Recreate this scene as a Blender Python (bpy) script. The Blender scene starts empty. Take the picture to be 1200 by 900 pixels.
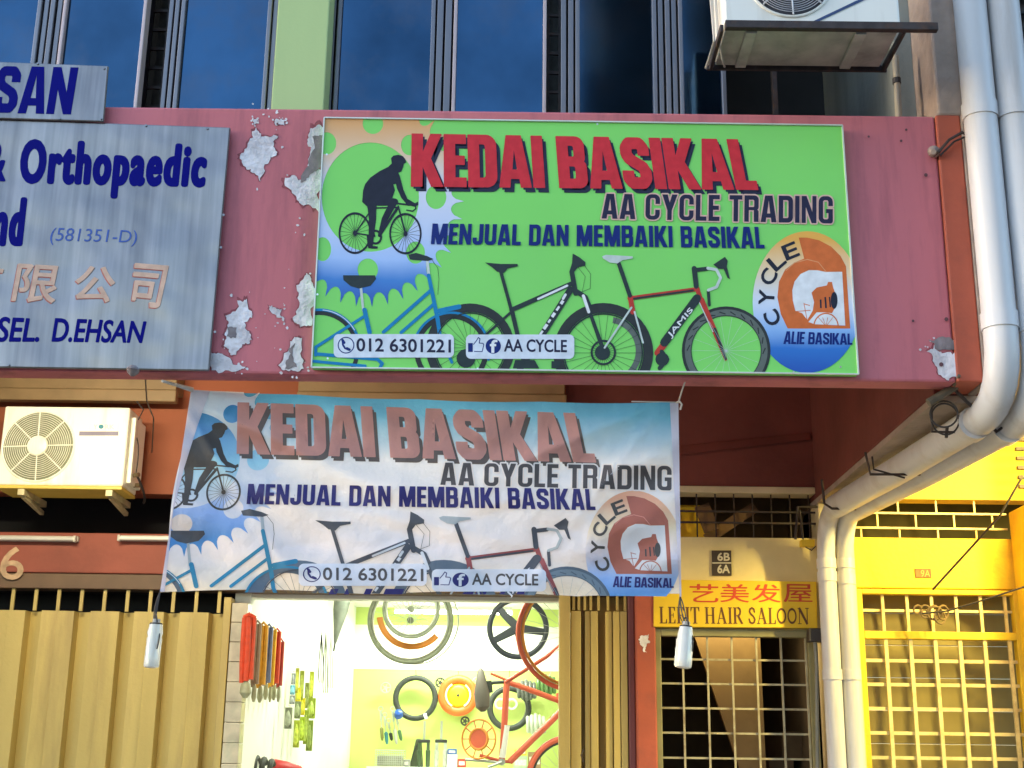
import bpy, bmesh, math, random
from mathutils import Vector, Matrix
from mathutils.geometry import delaunay_2d_cdt
random.seed(7)
R = math.radians
C = bpy.context.scene.collection
SC = bpy.context.scene

# ------------------------------------------------------------------ camera, sky, sun, exposure
EYE = Vector((0.0, -5.7, 1.6))
YAW, PITCH, ROLL, FPX = R(-0.13729), R(16.05566), R(0.73347), 1560.915
fw = Vector((math.sin(YAW) * math.cos(PITCH), math.cos(YAW) * math.cos(PITCH), math.sin(PITCH)))
r0 = Vector((math.cos(YAW), -math.sin(YAW), 0)); u0 = r0.cross(fw)
rt = r0 * math.cos(ROLL) + u0 * math.sin(ROLL); up = u0 * math.cos(ROLL) - r0 * math.sin(ROLL)
cd = bpy.data.cameras.new('camera'); cam = bpy.data.objects.new('camera', cd); C.objects.link(cam)
cam.matrix_world = Matrix(((rt.x, up.x, -fw.x, EYE.x), (rt.y, up.y, -fw.y, EYE.y), (rt.z, up.z, -fw.z, EYE.z), (0, 0, 0, 1)))
cd.sensor_width = 36; cd.lens = FPX / 1200 * 36; cd.clip_start = 0.05; cd.clip_end = 2000
SC.camera = cam
SUN_EL, SUN_AZ = R(14), R(276)                       # low evening sun, off to the left along the street
w = bpy.data.worlds.new('World'); SC.world = w; w.use_nodes = True
nt = w.node_tree; bg = nt.nodes['Background']
sky = nt.nodes.new('ShaderNodeTexSky'); sky.sky_type = 'NISHITA'; sky.sun_disc = False
sky.sun_elevation = SUN_EL; sky.sun_rotation = SUN_AZ; sky.dust_density = 1.5; sky.ozone_density = 1.5
nt.links.new(sky.outputs[0], bg.inputs[0]); bg.inputs[1].default_value = 0.15
sl = bpy.data.lights.new('sun', 'SUN'); sl.energy = 0.5; sl.angle = R(20); sl.color = (1.0, 0.8, 0.66)
so = bpy.data.objects.new('sun', sl); C.objects.link(so)
sdir = Vector((math.sin(SUN_AZ) * math.cos(SUN_EL), math.cos(SUN_AZ) * math.cos(SUN_EL), math.sin(SUN_EL)))
so.rotation_euler = sdir.to_track_quat('Z', 'Y').to_euler(); so.location = (-8, -6, 9)
SC.view_settings.view_transform = 'Standard'; SC.view_settings.look = 'None'
SC.view_settings.gamma = 1; SC.view_settings.use_curve_mapping = False
SC.view_settings.exposure = 2.4
SHOP_W, VERANDA_W, YELLOW_W = 10, 17, 42

def at(u, v, Y):
    """the point of the world plane y=Y that is seen at photo position (u, v)"""
    d = fw * FPX + rt * (u - 600) - up * (v - 450)
    return EYE + d * ((Y - EYE.y) / d.y)
def X(u, v, Y): return at(u, v, Y).x
def Z(u, v, Y): return at(u, v, Y).z

# ------------------------------------------------------------------ materials
def s2l(c):
    return tuple(((x / 255) / 12.92 if x / 255 <= .04045 else ((x / 255 + .055) / 1.055) ** 2.4) for x in c)
def N(nt, t, **kw):
    n = nt.nodes.new(t)
    for k, v in kw.items(): setattr(n, k, v)
    return n
def mat(name, col, rough=.6, metal=0., var=.12, scale=6., bump=0., bscale=40., dirt=None, dirt_amt=0., dirt_scale=2.5, streak=False, spec=.5, trans=0., aniso=None):
    m = bpy.data.materials.new(name); m.use_nodes = True
    nt = m.node_tree; L = nt.links; b = nt.nodes['Principled BSDF']
    b.inputs['Roughness'].default_value = rough; b.inputs['Metallic'].default_value = metal
    b.inputs['Specular IOR Level'].default_value = spec
    tc = N(nt, 'ShaderNodeTexCoord'); mp = N(nt, 'ShaderNodeMapping'); L.new(tc.outputs['Object'], mp.inputs[0])
    if streak: mp.inputs['Scale'].default_value = (1, 1, .12)
    n1 = N(nt, 'ShaderNodeTexNoise'); n1.inputs['Scale'].default_value = scale; n1.inputs['Detail'].default_value = 6
    L.new(mp.outputs[0], n1.inputs['Vector'])
    cr = N(nt, 'ShaderNodeValToRGB')
    cr.color_ramp.elements[0].position = .3; cr.color_ramp.elements[1].position = .7
    cr.color_ramp.elements[0].color = tuple(x * (1 - var) for x in col[:3]) + (1,)
    cr.color_ramp.elements[1].color = tuple(min(1, x * (1 + var)) for x in col[:3]) + (1,)
    L.new(n1.outputs['Fac'], cr.inputs[0]); out = cr.outputs[0]
    if dirt:
        n2 = N(nt, 'ShaderNodeTexNoise'); n2.inputs['Scale'].default_value = dirt_scale; n2.inputs['Detail'].default_value = 9
        n2.inputs['Roughness'].default_value = .65
        L.new(mp.outputs[0], n2.inputs['Vector'])
        r2 = N(nt, 'ShaderNodeValToRGB'); r2.color_ramp.elements[0].position = .5; r2.color_ramp.elements[1].position = .72
        r2.color_ramp.elements[0].color = (0, 0, 0, 1); r2.color_ramp.elements[1].color = (dirt_amt,) * 3 + (1,)
        L.new(n2.outputs['Fac'], r2.inputs[0])
        mx = N(nt, 'ShaderNodeMix', data_type='RGBA'); L.new(r2.outputs[0], mx.inputs[0]); L.new(out, mx.inputs[6])
        mx.inputs[7].default_value = tuple(dirt[:3]) + (1,); out = mx.outputs[2]
    L.new(out, b.inputs['Base Color'])
    if bump:
        n3 = N(nt, 'ShaderNodeTexNoise'); n3.inputs['Scale'].default_value = bscale; n3.inputs['Detail'].default_value = 5
        L.new(tc.outputs['Object'], n3.inputs['Vector'])
        bp = N(nt, 'ShaderNodeBump'); bp.inputs['Strength'].default_value = bump; bp.inputs['Distance'].default_value = .02
        L.new(n3.outputs['Fac'], bp.inputs['Height']); L.new(bp.outputs[0], b.inputs['Normal'])
    if trans: cloth_mix(m, trans)
    return m
def cloth_mix(m, amt):
    """thin printed cloth: part of the light passes through"""
    nt = m.node_tree; L = nt.links; b = nt.nodes['Principled BSDF']; o = nt.nodes['Material Output']
    t = N(nt, 'ShaderNodeBsdfTranslucent'); mx = N(nt, 'ShaderNodeMixShader'); mx.inputs[0].default_value = amt
    src = b.inputs['Base Color'].links
    if src: L.new(src[0].from_socket, t.inputs['Color'])
    L.new(b.outputs[0], mx.inputs[1]); L.new(t.outputs[0], mx.inputs[2]); L.new(mx.outputs[0], o.inputs[0])
def ramp_mat(name, stops, rough=.5, trans=0., var=.04):
    """a printed vertical colour gradient; stops = [(world z, colour)]"""
    m = bpy.data.materials.new(name); m.use_nodes = True; nt = m.node_tree; L = nt.links; b = nt.nodes['Principled BSDF']
    b.inputs['Roughness'].default_value = rough
    tc = N(nt, 'ShaderNodeTexCoord'); sp = N(nt, 'ShaderNodeSeparateXYZ'); L.new(tc.outputs['Object'], sp.inputs[0])
    z0, z1 = min(s[0] for s in stops), max(s[0] for s in stops)
    mr = N(nt, 'ShaderNodeMapRange'); mr.inputs[1].default_value = z0; mr.inputs[2].default_value = z1
    nz = N(nt, 'ShaderNodeTexNoise'); nz.inputs['Scale'].default_value = 7; L.new(tc.outputs['Object'], nz.inputs['Vector'])
    ma = N(nt, 'ShaderNodeMath', operation='MULTIPLY_ADD'); ma.inputs[1].default_value = var; L.new(nz.outputs['Fac'], ma.inputs[0])
    L.new(sp.outputs['Z'], ma.inputs[2]); L.new(ma.outputs[0], mr.inputs[0])
    cr = N(nt, 'ShaderNodeValToRGB'); e = cr.color_ramp.elements
    st = sorted(stops)
    e[0].position = 0; e[0].color = tuple(st[0][1]) + (1,); e[1].position = 1; e[1].color = tuple(st[-1][1]) + (1,)
    for z, c in st[1:-1]:
        k = e.new((z - z0) / (z1 - z0)); k.color = tuple(c) + (1,)
    L.new(mr.outputs[0], cr.inputs[0]); L.new(cr.outputs[0], b.inputs['Base Color'])
    if trans:
        n3 = N(nt, 'ShaderNodeTexNoise'); n3.inputs['Scale'].default_value = 7; n3.inputs['Detail'].default_value = 5; L.new(tc.outputs['Object'], n3.inputs['Vector'])
        bp = N(nt, 'ShaderNodeBump'); bp.inputs['Strength'].default_value = 1.0; bp.inputs['Distance'].default_value = .03; L.new(n3.outputs['Fac'], bp.inputs['Height']); L.new(bp.outputs[0], b.inputs['Normal'])
    if trans: cloth_mix(m, trans)
    return m
def emit(name, col, s):
    m = bpy.data.materials.new(name); m.use_nodes = True; b = m.node_tree.nodes['Principled BSDF']
    b.inputs['Base Color'].default_value = (.9, .9, .9, 1); b.inputs['Emission Color'].default_value = tuple(col) + (1,); b.inputs['Emission Strength'].default_value = s
    return m

# ------------------------------------------------------------------ mesh helpers
class MB:
    def __init__(s): s.v = []; s.f = []
    def add(s, vs, fs):
        n = len(s.v); s.v += [tuple(p) for p in vs]; s.f += [tuple(n + i for i in f) for f in fs]; return s
    def box(s, x0, x1, y0, y1, z0, z1):
        return s.hexa([(x0, y0, z0), (x1, y0, z0), (x1, y1, z0), (x0, y1, z0), (x0, y0, z1), (x1, y0, z1), (x1, y1, z1), (x0, y1, z1)])
    def hexa(s, p):
        return s.add(p, [(3, 2, 1, 0), (4, 5, 6, 7), (0, 1, 5, 4), (1, 2, 6, 5), (2, 3, 7, 6), (3, 0, 4, 7)])
    def bar(s, a, b, wx, wy, upv=(0, 0, 1)):
        a, b = Vector(a), Vector(b); d = (b - a).normalized(); u = Vector(upv)
        if abs(d.dot(u)) > .95: u = Vector((0, 1, 0))
        sx = d.cross(u).normalized() * (wx / 2); sy = sx.cross(d).normalized() * (wy / 2)
        q = [-sx - sy, sx - sy, sx + sy, -sx + sy]
        return s.hexa([a + k for k in q] + [b + k for k in q])
    def tube(s, pts, r, n=10, cap=True):
        pts = [Vector(p) for p in pts]; rs = r if isinstance(r, (list, tuple)) else [r] * len(pts)
        d0 = (pts[1] - pts[0]).normalized(); u = Vector((0, 0, 1)) if abs(d0.z) < .9 else Vector((1, 0, 0))
        base = len(s.v); k = len(pts)
        for i, p in enumerate(pts):
            d = (pts[min(i + 1, k - 1)] - pts[max(i - 1, 0)]).normalized()
            x = d.cross(u)
            if x.length < 1e-4: x = d.cross(Vector((.3, 1, .2)))
            x.normalize(); y = x.cross(d).normalized(); u = y
            for j in range(n):
                a = 2 * math.pi * j / n; s.v.append(tuple(p + (x * math.cos(a) + y * math.sin(a)) * rs[i]))
        for i in range(k - 1):
            for j in range(n):
                s.f.append((base + i * n + j, base + i * n + (j + 1) % n, base + (i + 1) * n + (j + 1) % n, base + (i + 1) * n + j))
        if cap:
            s.f.append(tuple(base + j for j in reversed(range(n)))); s.f.append(tuple(base + (k - 1) * n + j for j in range(n)))
        return s
    def ring(s, c, ax, Rr, r, n=48, m=10, a0=0., a1=2 * math.pi, sq=1.):
        """torus (or an arc of it) around axis ax; sq squashes the section along the axis"""
        c = Vector(c); ax = Vector(ax).normalized(); e1 = ax.orthogonal().normalized()
        if abs(ax.y) > .7: e1 = (Vector((1, 0, 0)) - ax * ax.x).normalized()
        e2 = ax.cross(e1) * -1 if abs(ax.y) > .7 and ax.cross(e1).z < 0 else ax.cross(e1)
        full = abs(a1 - a0 - 2 * math.pi) < 1e-6; k = n if full else n + 1; base = len(s.v)
        for i in range(k):
            a = a0 + (a1 - a0) * i / n; d = e1 * math.cos(a) + e2 * math.sin(a)
            for j in range(m):
                b = 2 * math.pi * j / m; s.v.append(tuple(c + d * (Rr + r * math.cos(b)) + ax * (r * math.sin(b) * sq)))
        for i in range(n if full else n):
            i2 = (i + 1) % k
            if not full and i == n: break
            for j in range(m): s.f.append((base + i * m + j, base + i2 * m + j, base + i2 * m + (j + 1) % m, base + i * m + (j + 1) % m))
        return s
    def lathe(s, prof, p0, p1, n=24):
        """prof = [(t along p0->p1, radius)]"""
        p0, p1 = Vector(p0), Vector(p1)
        return s.tube([p0.lerp(p1, t) for t, r in prof], [max(r, 1e-4) for t, r in prof], n)
    def disc(s, c, ax, r, n=32, th=.004):
        c = Vector(c); a = Vector(ax).normalized() * th / 2
        return s.tube([c - a, c + a], r, n)
    def slab(s, poly, y0, y1):
        """x-z polygon given thickness from y0 to y1"""
        n = len(poly)
        area = sum(poly[i][0] * poly[(i + 1) % n][1] - poly[(i + 1) % n][0] * poly[i][1] for i in range(n))
        if area < 0: poly = poly[::-1]
        return s.add([(x, y0, z) for x, z in poly] + [(x, y1, z) for x, z in poly], [tuple(range(n)), tuple(reversed(range(n, 2 * n)))] + [(i, i + n, (i + 1) % n + n, (i + 1) % n) for i in range(n)])
    def build(s, name, m, parent=None, bevel=0., smooth=False, seg=2):
        me = bpy.data.meshes.new(name); me.from_pydata(s.v, [], s.f); me.update()
        bm = bmesh.new(); bm.from_mesh(me); bmesh.ops.recalc_face_normals(bm, faces=bm.faces)
        if bevel:
            ed = [e for e in bm.edges if len(e.link_faces) == 2 and e.calc_face_angle(0) > .6]
            bmesh.ops.bevel(bm, geom=ed, offset=bevel, segments=seg, affect='EDGES', profile=.5)
        bm.to_mesh(me); bm.free()
        return link(name, me, m, parent, smooth)
def link(name, me, m, parent=None, smooth=False):
    if m: me.materials.append(m)
    o = bpy.data.objects.new(name, me); C.objects.link(o)
    if smooth:
        me.shade_smooth()
        try: me.set_sharp_from_angle(angle=R(40))
        except Exception: pass
    if parent: own(o, parent)
    return o
def own(o, parent):
    o.parent = parent                                  # meshes carry world coordinates, so only a top-level Empty's place is undone
    off = parent.location if parent.parent is None else Vector((0, 0, 0))
    o.matrix_parent_inverse = Matrix.Translation(-off)
def tag(o, label, cat, group=None, kind=None):
    if label: o['label'] = label
    if cat: o['category'] = cat
    if group: o['group'] = group
    if kind: o['kind'] = kind
    return o
def thing(name, loc, label, cat, group=None):
    o = bpy.data.objects.new(name, None); o.location = loc; o.empty_display_size = .1; C.objects.link(o)
    return tag(o, label, cat, group)
def dup(root, delta, label, extra=None):
    """a copy of a thing with copies of its parts and their sub-parts"""
    r = root.copy(); C.objects.link(r); r.location = root.location + Vector(delta); r['label'] = label
    for ch in root.children:
        c = ch.copy(); C.objects.link(c); c.parent = r
        for g in ch.children:
            d = g.copy(); C.objects.link(d); d.parent = c
    return r

# ------------------------------------------------------------------ 2D print helpers (all in photo-plane units, mapped on to a real panel later)
def circle(cx, cy, rx, ry=None, n=40):
    ry = ry or rx
    return [(cx + rx * math.cos(2 * math.pi * i / n), cy + ry * math.sin(2 * math.pi * i / n)) for i in range(n)]
def seg(a, b, w, w2=None):
    w2 = w if w2 is None else w2
    dx, dy = b[0] - a[0], b[1] - a[1]; l = math.hypot(dx, dy) or 1e-6; nx, ny = -dy / l / 2, dx / l / 2
    return [(a[0] + nx * w, a[1] + ny * w), (a[0] - nx * w, a[1] - ny * w), (b[0] - nx * w2, b[1] - ny * w2), (b[0] + nx * w2, b[1] + ny * w2)]
def stroke(pts, w, caps=True):
    out = []
    for i in range(len(pts) - 1):
        ww = w if not isinstance(w, (list, tuple)) else w[i]; w2 = w if not isinstance(w, (list, tuple)) else w[i + 1]
        out.append(seg(pts[i], pts[i + 1], ww, w2))
    for i, p in enumerate(pts):
        if caps or 0 < i < len(pts) - 1:
            ww = w if not isinstance(w, (list, tuple)) else w[i]
            out.append(circle(p[0], p[1], ww / 2, n=10))
    return out
def annulus(cx, cy, ro, ri, k=1., n=44, a0=0., a1=360.):
    out = []
    for i in range(n):
        a, b = R(a0 + (a1 - a0) * i / n), R(a0 + (a1 - a0) * (i + 1) / n)
        out.append([(cx + ri * math.cos(a), cy + ri * k * math.sin(a)), (cx + ro * math.cos(a), cy + ro * k * math.sin(a)),
                    (cx + ro * math.cos(b), cy + ro * k * math.sin(b)), (cx + ri * math.cos(b), cy + ri * k * math.sin(b))])
    return out
def spokes(cx, cy, r, k, n, w, a0=0.):
    return [seg((cx, cy), (cx + r * math.cos(a0 + 2 * math.pi * i / n), cy + r * k * math.sin(a0 + 2 * math.pi * i / n)), w) for i in range(n)]
def fill2d(pos, neg=(), clip=None, brute=False):
    """union of pos minus union of neg, inside clip -> (verts, tris)"""
    loops = list(pos) + list(neg) + ([clip] if clip else []); np_, nn = len(pos), len(neg)
    V = []; F = []
    for lp in loops:
        a = sum(lp[i][0] * lp[(i + 1) % len(lp)][1] - lp[(i + 1) % len(lp)][0] * lp[i][1] for i in range(len(lp)))
        if a < 0: lp = lp[::-1]
        F.append(list(range(len(V), len(V) + len(lp)))); V += [Vector((p[0], p[1])) for p in lp]
    vs, es, fs, ov, oe, of = delaunay_2d_cdt(V, [], F, 0, 1e-5)
    keep = []
    def inside(x, y, lp):
        c = False; n = len(lp); j = n - 1
        for i in range(n):
            a, b = lp[i], lp[j]
            if (a[1] > y) != (b[1] > y) and x < (b[0] - a[0]) * (y - a[1]) / (b[1] - a[1]) + a[0]: c = not c
            j = i
        return c
    for f, o in zip(fs, of):
        x = sum(vs[i][0] for i in f) / len(f); y = sum(vs[i][1] for i in f) / len(f)
        o = [i for i in (range(len(loops)) if brute else o) if inside(x, y, loops[i])]
        if not any(i < np_ for i in o): continue
        if any(np_ <= i < np_ + nn for i in o): continue
        if clip and (np_ + nn) not in o: continue
        keep.append(tuple(f))
    used = sorted({i for f in keep for i in f}); ix = {k: n for n, k in enumerate(used)}
    return [tuple(vs[i]) for i in used], [tuple(ix[i] for i in f) for f in keep]
def tess(V, F, L, fn):
    """split long edges (length measured after the mapping fn)"""
    V = list(V); F = list(F); cache = {}; P = [fn(*p) for p in V]
    for _ in range(24):
        out = []; ch = False
        for f in F:
            if len(f) > 3:
                out += [(f[0], f[i], f[i + 1]) for i in range(1, len(f) - 1)]; ch = True; continue
            l = [(P[f[i]] - P[f[(i + 1) % 3]]).length for i in range(3)]; k = max(range(3), key=lambda i: l[i])
            if l[k] <= L: out.append(f); continue
            a, b, c = f[k], f[(k + 1) % 3], f[(k + 2) % 3]; key = (min(a, b), max(a, b))
            if key not in cache:
                p = ((V[a][0] + V[b][0]) / 2, (V[a][1] + V[b][1]) / 2); V.append(p); P.append(fn(*p)); cache[key] = len(V) - 1
            m = cache[key]; out += [(a, m, c), (m, b, c)]; ch = True
        F = out
        if not ch: break
    return V, F
def quad(tl, tr, br, bl):
    """unit square (x right, y up) -> picture quad"""
    def q(x, y):
        return (tl[0] * (1 - x) * y + tr[0] * x * y + br[0] * x * (1 - y) + bl[0] * (1 - x) * (1 - y),
                tl[1] * (1 - x) * y + tr[1] * x * y + br[1] * x * (1 - y) + bl[1] * (1 - x) * (1 - y))
    return q
def rrect(x0, y0, x1, y1, r=(0, 0, 0, 0), n=6):
    """corners: bl, br, tr, tl"""
    out = []
    for (cx, cy, sx, sy, a0), q in zip([(x0, y0, 1, 1, 180), (x1, y0, -1, 1, 270), (x1, y1, -1, -1, 0), (x0, y1, 1, -1, 90)], r):
        if q <= 0: out.append((cx, cy)); continue
        for i in range(n + 1):
            a = R(a0 + 90 * i / n); out.append((cx + sx * q + q * math.cos(a), cy + sy * q + q * math.sin(a)))
    return out
# heavy condensed poster capitals, cap height 1
def glyph(ch, s=.2, t=.165):
    w = .56; P = []; Q = []
    rc = lambda a, b, c, d: [(a, b), (c, b), (c, d), (a, d)]
    if ch == 'I': w = s; P = [rc(0, 0, s, 1)]
    elif ch == 'E': w = .43; P = [rc(0, 0, s, 1), rc(0, 0, w, t), rc(0, 1 - t, w, 1), rc(0, .43, w * .93, .43 + t * .95)]
    elif ch == 'L': w = .42; P = [rc(0, 0, s, 1), rc(0, 0, w, t)]
    elif ch == 'T': w = .5; P = [rc(w / 2 - s / 2, 0, w / 2 + s / 2, 1), rc(0, 1 - t, w, 1)]
    elif ch == 'K': w = .6; P = [rc(0, 0, s, 1), [(s - .02, .56), (w - .22, 1), (w - .01, 1), (.375, .535), (w + .02, 0), (w - .2, 0), (s - .02, .47)]]
    elif ch == 'D': P = [rrect(0, 0, w, 1, (0, .2, .2, 0))]; Q = [rrect(s, t, w - s, 1 - t, (0, .06, .06, 0))]
    elif ch == 'A': w = .62; P = [[(0, 0), (.165, 1), (.455, 1), (.62, 0)]]; Q = [[(.25, .33), (.31, .82), (.37, .33)], [(.195, -.01), (.215, .17), (.405, .17), (.425, -.01)]]
    elif ch == 'B':
        P = [rrect(0, 0, w, .545, (0, .16, .13, 0)), rrect(0, .49, w - .02, 1, (0, .1, .17, 0))]; Q = [rrect(s, t, w - s, .43, (0, .05, .05, 0)), rrect(s, .6, w - s - .01, 1 - t, (0, .04, .05, 0))]
    elif ch == 'S':
        P = stroke([(w - s / 2, .66), (w - s / 2, .8), (w - s / 2 - .07, .895), (s / 2 + .07, .895), (s / 2, .8), (s / 2, .68), (s / 2 + .05, .585), (w - s / 2 - .05, .43), (w - s / 2, .33), (w - s / 2, .2), (w - s / 2 - .07, .105), (s / 2 + .07, .105), (s / 2, .2), (s / 2, .34)], s * 1.0, False)
    elif ch == 'C': P = [rrect(0, 0, w, 1, (.22,) * 4)]; Q = [rrect(s, t * .9, w - s, 1 - t * .9, (.07,) * 4), rc(w - s - .01, .39, w + .1, .62)]
    elif ch == 'G': P = [rrect(0, 0, w, 1, (.22, .1, .22, .22))]; Q = [rrect(s, t * .9, w - s, 1 - t * .9, (.07,) * 4), rc(w - s - .01, .53, w + .1, .64)]; P2 = rc(w * .52, .38, w - .001, .53)
    elif ch == 'J': w = .5; P = [rrect(0, 0, w, .5, (.2, .2, 0, 0)), rc(w - s, .4, w, 1)]; Q = [rrect(s, t, w - s, .51, (.05, .05, 0, 0)), rc(-.1, .34, s, .52)]
    elif ch == 'U': P = [rrect(0, 0, w, 1, (.21, .21, 0, 0))]; Q = [rrect(s, t, w - s, 1.1, (.07, .07, 0, 0))]
    elif ch == 'M': w = .76; P = [rc(0, 0, s * .9, 1), rc(w - s * .9, 0, w, 1), [(0, 1), (.25, 1), (w / 2 + .09, 0), (w / 2 - .09, 0)], [(w, 1), (w - .25, 1), (w / 2 - .09, 0), (w / 2 + .09, 0)]]
    elif ch == 'N': w = .58; P = [rc(0, 0, s * .92, 1), rc(w - s * .92, 0, w, 1), [(0, 1), (.19, 1), (w, 0), (w - .19, 0)]]
    elif ch == 'R':
        P = [rrect(0, .44, w, 1, (0, .12, .17, 0)), rc(0, 0, s, 1), [(w - s - .01, 0), (w, 0), (w, .4), (w - .05, .47), (w - s - .02, .5)]]; Q = [rrect(s, .56, w - s, 1 - t, (0, .04, .05, 0)), rc(s, -.1, w - s - .012, .43)]
    elif ch == 'Y': w = .6; P = [rc(w / 2 - s / 2, 0, w / 2 + s / 2, .46), [(0, 1), (.21, 1), (w / 2 + s / 2, .38), (w / 2 - s / 2, .38)], [(w, 1), (w - .21, 1), (w / 2 - s / 2, .38), (w / 2 + s / 2, .38)]]
    elif ch == ' ': w = .2
    if ch == 'G': return P, Q, w, [P2]
    return P, Q, w, []
def poster(text, tl, tr, br, bl, gap=.045, s=.2, space=None, grow=0., shear=0.):
    """-> list of glyphs, each (pos, neg) in picture space"""
    items = []; x = 0
    for ch in text:
        P, Q, w, P2 = glyph(ch, s)
        if ch == ' ' and space: w = space
        items.append((x, P, Q, P2)); x += w + gap
    tot = x - gap; q = quad(tl, tr, br, bl); out = []
    for x, P, Q, P2 in items:
        mp = lambda lp: [q((x + a + shear * b) / tot, b) for a, b in dens(lp)]
        out.append(([mp(p) for p in P], [mp(p) for p in Q], [mp(p) for p in P2]))
    return out
def dens(lp): return lp
def letters(gl, clip=None, grow=0., off=(0, 0)):
    V = []; F = []
    for P, Q, P2 in gl:
        if not P: continue
        o = lambda lp: [(a + off[0], b + off[1]) for a, b in lp]
        P_, Q_, P2_ = [o(p) for p in P], [o(p) for p in Q], [o(p) for p in P2]
        sets = [(P_, Q_)] + ([(P2_, [])] if P2_ else [])
        if grow:
            vs, fs = fill2d(P_, Q_)
            # outline: thicken the boundary edges
            cnt = {}
            for f in fs:
                for i in range(len(f)):
                    e = (min(f[i], f[(i + 1) % len(f)]), max(f[i], f[(i + 1) % len(f)])); cnt[e] = cnt.get(e, 0) + 1
            ed = [seg(vs[a], vs[b], grow * 2) for (a, b), c in cnt.items() if c == 1]
            ed += [circle(vs[i][0], vs[i][1], grow, n=8) for i in {i for (a, b), c in cnt.items() if c == 1 for i in (a, b)}]
            sets = [(list(ed) + [[vs[i] for i in f] for f in fs] + P2_, [])]
        if P2_ and not grow:
            vs, fs = fill2d(P_, Q_); sets = [([[vs[i] for i in f] for f in fs] + P2_, [])]
        for a, b in sets:
            vs, fs = fill2d(a, b, clip); n = len(V); V += vs; F += [tuple(i + n for i in f) for f in fs]
    return V, F
def typed(text, tl, tr, br, bl, bold=0., shear=0., space=1.):
    """a line in the built-in sans face fitted to a picture quad"""
    cu = bpy.data.curves.new('t', 'FONT'); cu.body = text; cu.shear = shear; cu.space_character = space; cu.fill_mode = 'FRONT'; cu.resolution_u = 4
    o = bpy.data.objects.new('t', cu); C.objects.link(o)
    dg = bpy.context.evaluated_depsgraph_get(); ev = o.evaluated_get(dg); me = ev.to_mesh()
    vs = [(v.co.x, v.co.y) for v in me.vertices]; fs = [tuple(p.vertices) for p in me.polygons]
    ev.to_mesh_clear(); C.objects.unlink(o); bpy.data.objects.remove(o); bpy.data.curves.remove(cu)
    if not vs: return [], []
    x0, x1 = min(v[0] for v in vs), max(v[0] for v in vs); y0, y1 = min(v[1] for v in vs), max(v[1] for v in vs)
    q = quad(tl, tr, br, bl)
    V = [q((x - x0) / (x1 - x0), (y - y0) / (y1 - y0)) for x, y in vs]
    return thicken(V, fs, bold * math.hypot(bl[0] - tl[0], bl[1] - tl[1]) * .95) if bold else (V, fs)
def thicken(V, F, g):
    """heavier letters: the outline of every piece is widened by g; each connected piece is filled by itself"""
    ix = {}; W = []; mp = []
    for p in V:
        k = (round(p[0], 3), round(p[1], 3))
        if k not in ix: ix[k] = len(W); W.append(p)
        mp.append(ix[k])
    F = [tuple(mp[i] for i in f) for f in F]; par = list(range(len(W)))
    def root(i):
        while par[i] != i: par[i] = par[par[i]]; i = par[i]
        return i
    for f in F:
        for i in f[1:]: par[root(i)] = root(f[0])
    groups = {}
    for f in F: groups.setdefault(root(f[0]), []).append(f)
    OV = []; OF = []
    for fs in groups.values():
        cnt = {}
        for f in fs:
            for i in range(len(f)):
                a, b = f[i], f[(i + 1) % len(f)]
                if a != b: cnt[(min(a, b), max(a, b))] = cnt.get((min(a, b), max(a, b)), 0) + 1
        be = [e for e, c in cnt.items() if c == 1]
        lp = [seg(W[a], W[b], 2 * g) for a, b in be] + [circle(W[i][0], W[i][1], g, n=7) for i in {i for e in be for i in e}]
        for f in fs:
            ar = sum(W[f[i]][0] * W[f[(i + 1) % len(f)]][1] - W[f[(i + 1) % len(f)]][0] * W[f[i]][1] for i in range(len(f)))
            if len(set(f)) == len(f) and abs(ar) > 1e-4: lp.append([W[i] for i in f])
        v, f2 = fill2d(lp, brute=True); n = len(OV); OV += v; OF += [tuple(i + n for i in k) for k in f2]
    return OV, OF
def merge(*parts):
    V = []; F = []
    for v, f in parts:
        n = len(V); V += v; F += [tuple(i + n for i in k) for k in f]
    return V, F
def clip_mesh(m, clip):
    return fill2d([[m[0][i] for i in f] for f in m[1]], [], clip)
def sheet(name, VF, fn, m, parent, maxlen=None):
    V, F = VF
    if not F: return None
    if maxlen: V, F = tess(V, F, maxlen, fn)
    P = [fn(*p) for p in V]
    me = bpy.data.meshes.new(name); FF = []
    for f in F:
        n = (P[f[1]] - P[f[0]]).cross(P[f[2]] - P[f[0]]); FF.append(f if n.y < 0 else tuple(reversed(f)))
    me.from_pydata([tuple(p) for p in P], [], FF); me.update()
    return link(name, me, m, parent)

SLOT = dict(gear_print=1, gear_hole_print=1.2, emblem_oval=2.5, emblem_letter=3.2, emblem_field=3.5, emblem_rider=4, emblem_detail=5, emblem_highlight=4.4, emblem_lettering=4.7, emblem_name=4.9, mountain_bicycle_tyre=4.2, road_bicycle_rim=2.8, road_bicycle_tyre=3,
    ladies_bicycle_tyre=2, ladies_bicycle_saddle=3.6, ladies_bicycle_post=3.3, ladies_bicycle_frame=5, ladies_bicycle_shine=5.5, mountain_bicycle_frame=6, mountain_bicycle_decal=7, road_bicycle_frame=5.7, road_bicycle_dark=6.4, road_bicycle_light=7.4,
    road_bicycle_decal=7.8, rider_silhouette=3.1, rider_spokes=2.6, headline_shadow=4, headline_lettering=5.2, trade_name_outline=6.2, trade_name_lettering=7.2, slogan_lettering=8, contact_plate=9, contact_symbol=10, contact_mark=11, contact_lettering=10.4)
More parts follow.
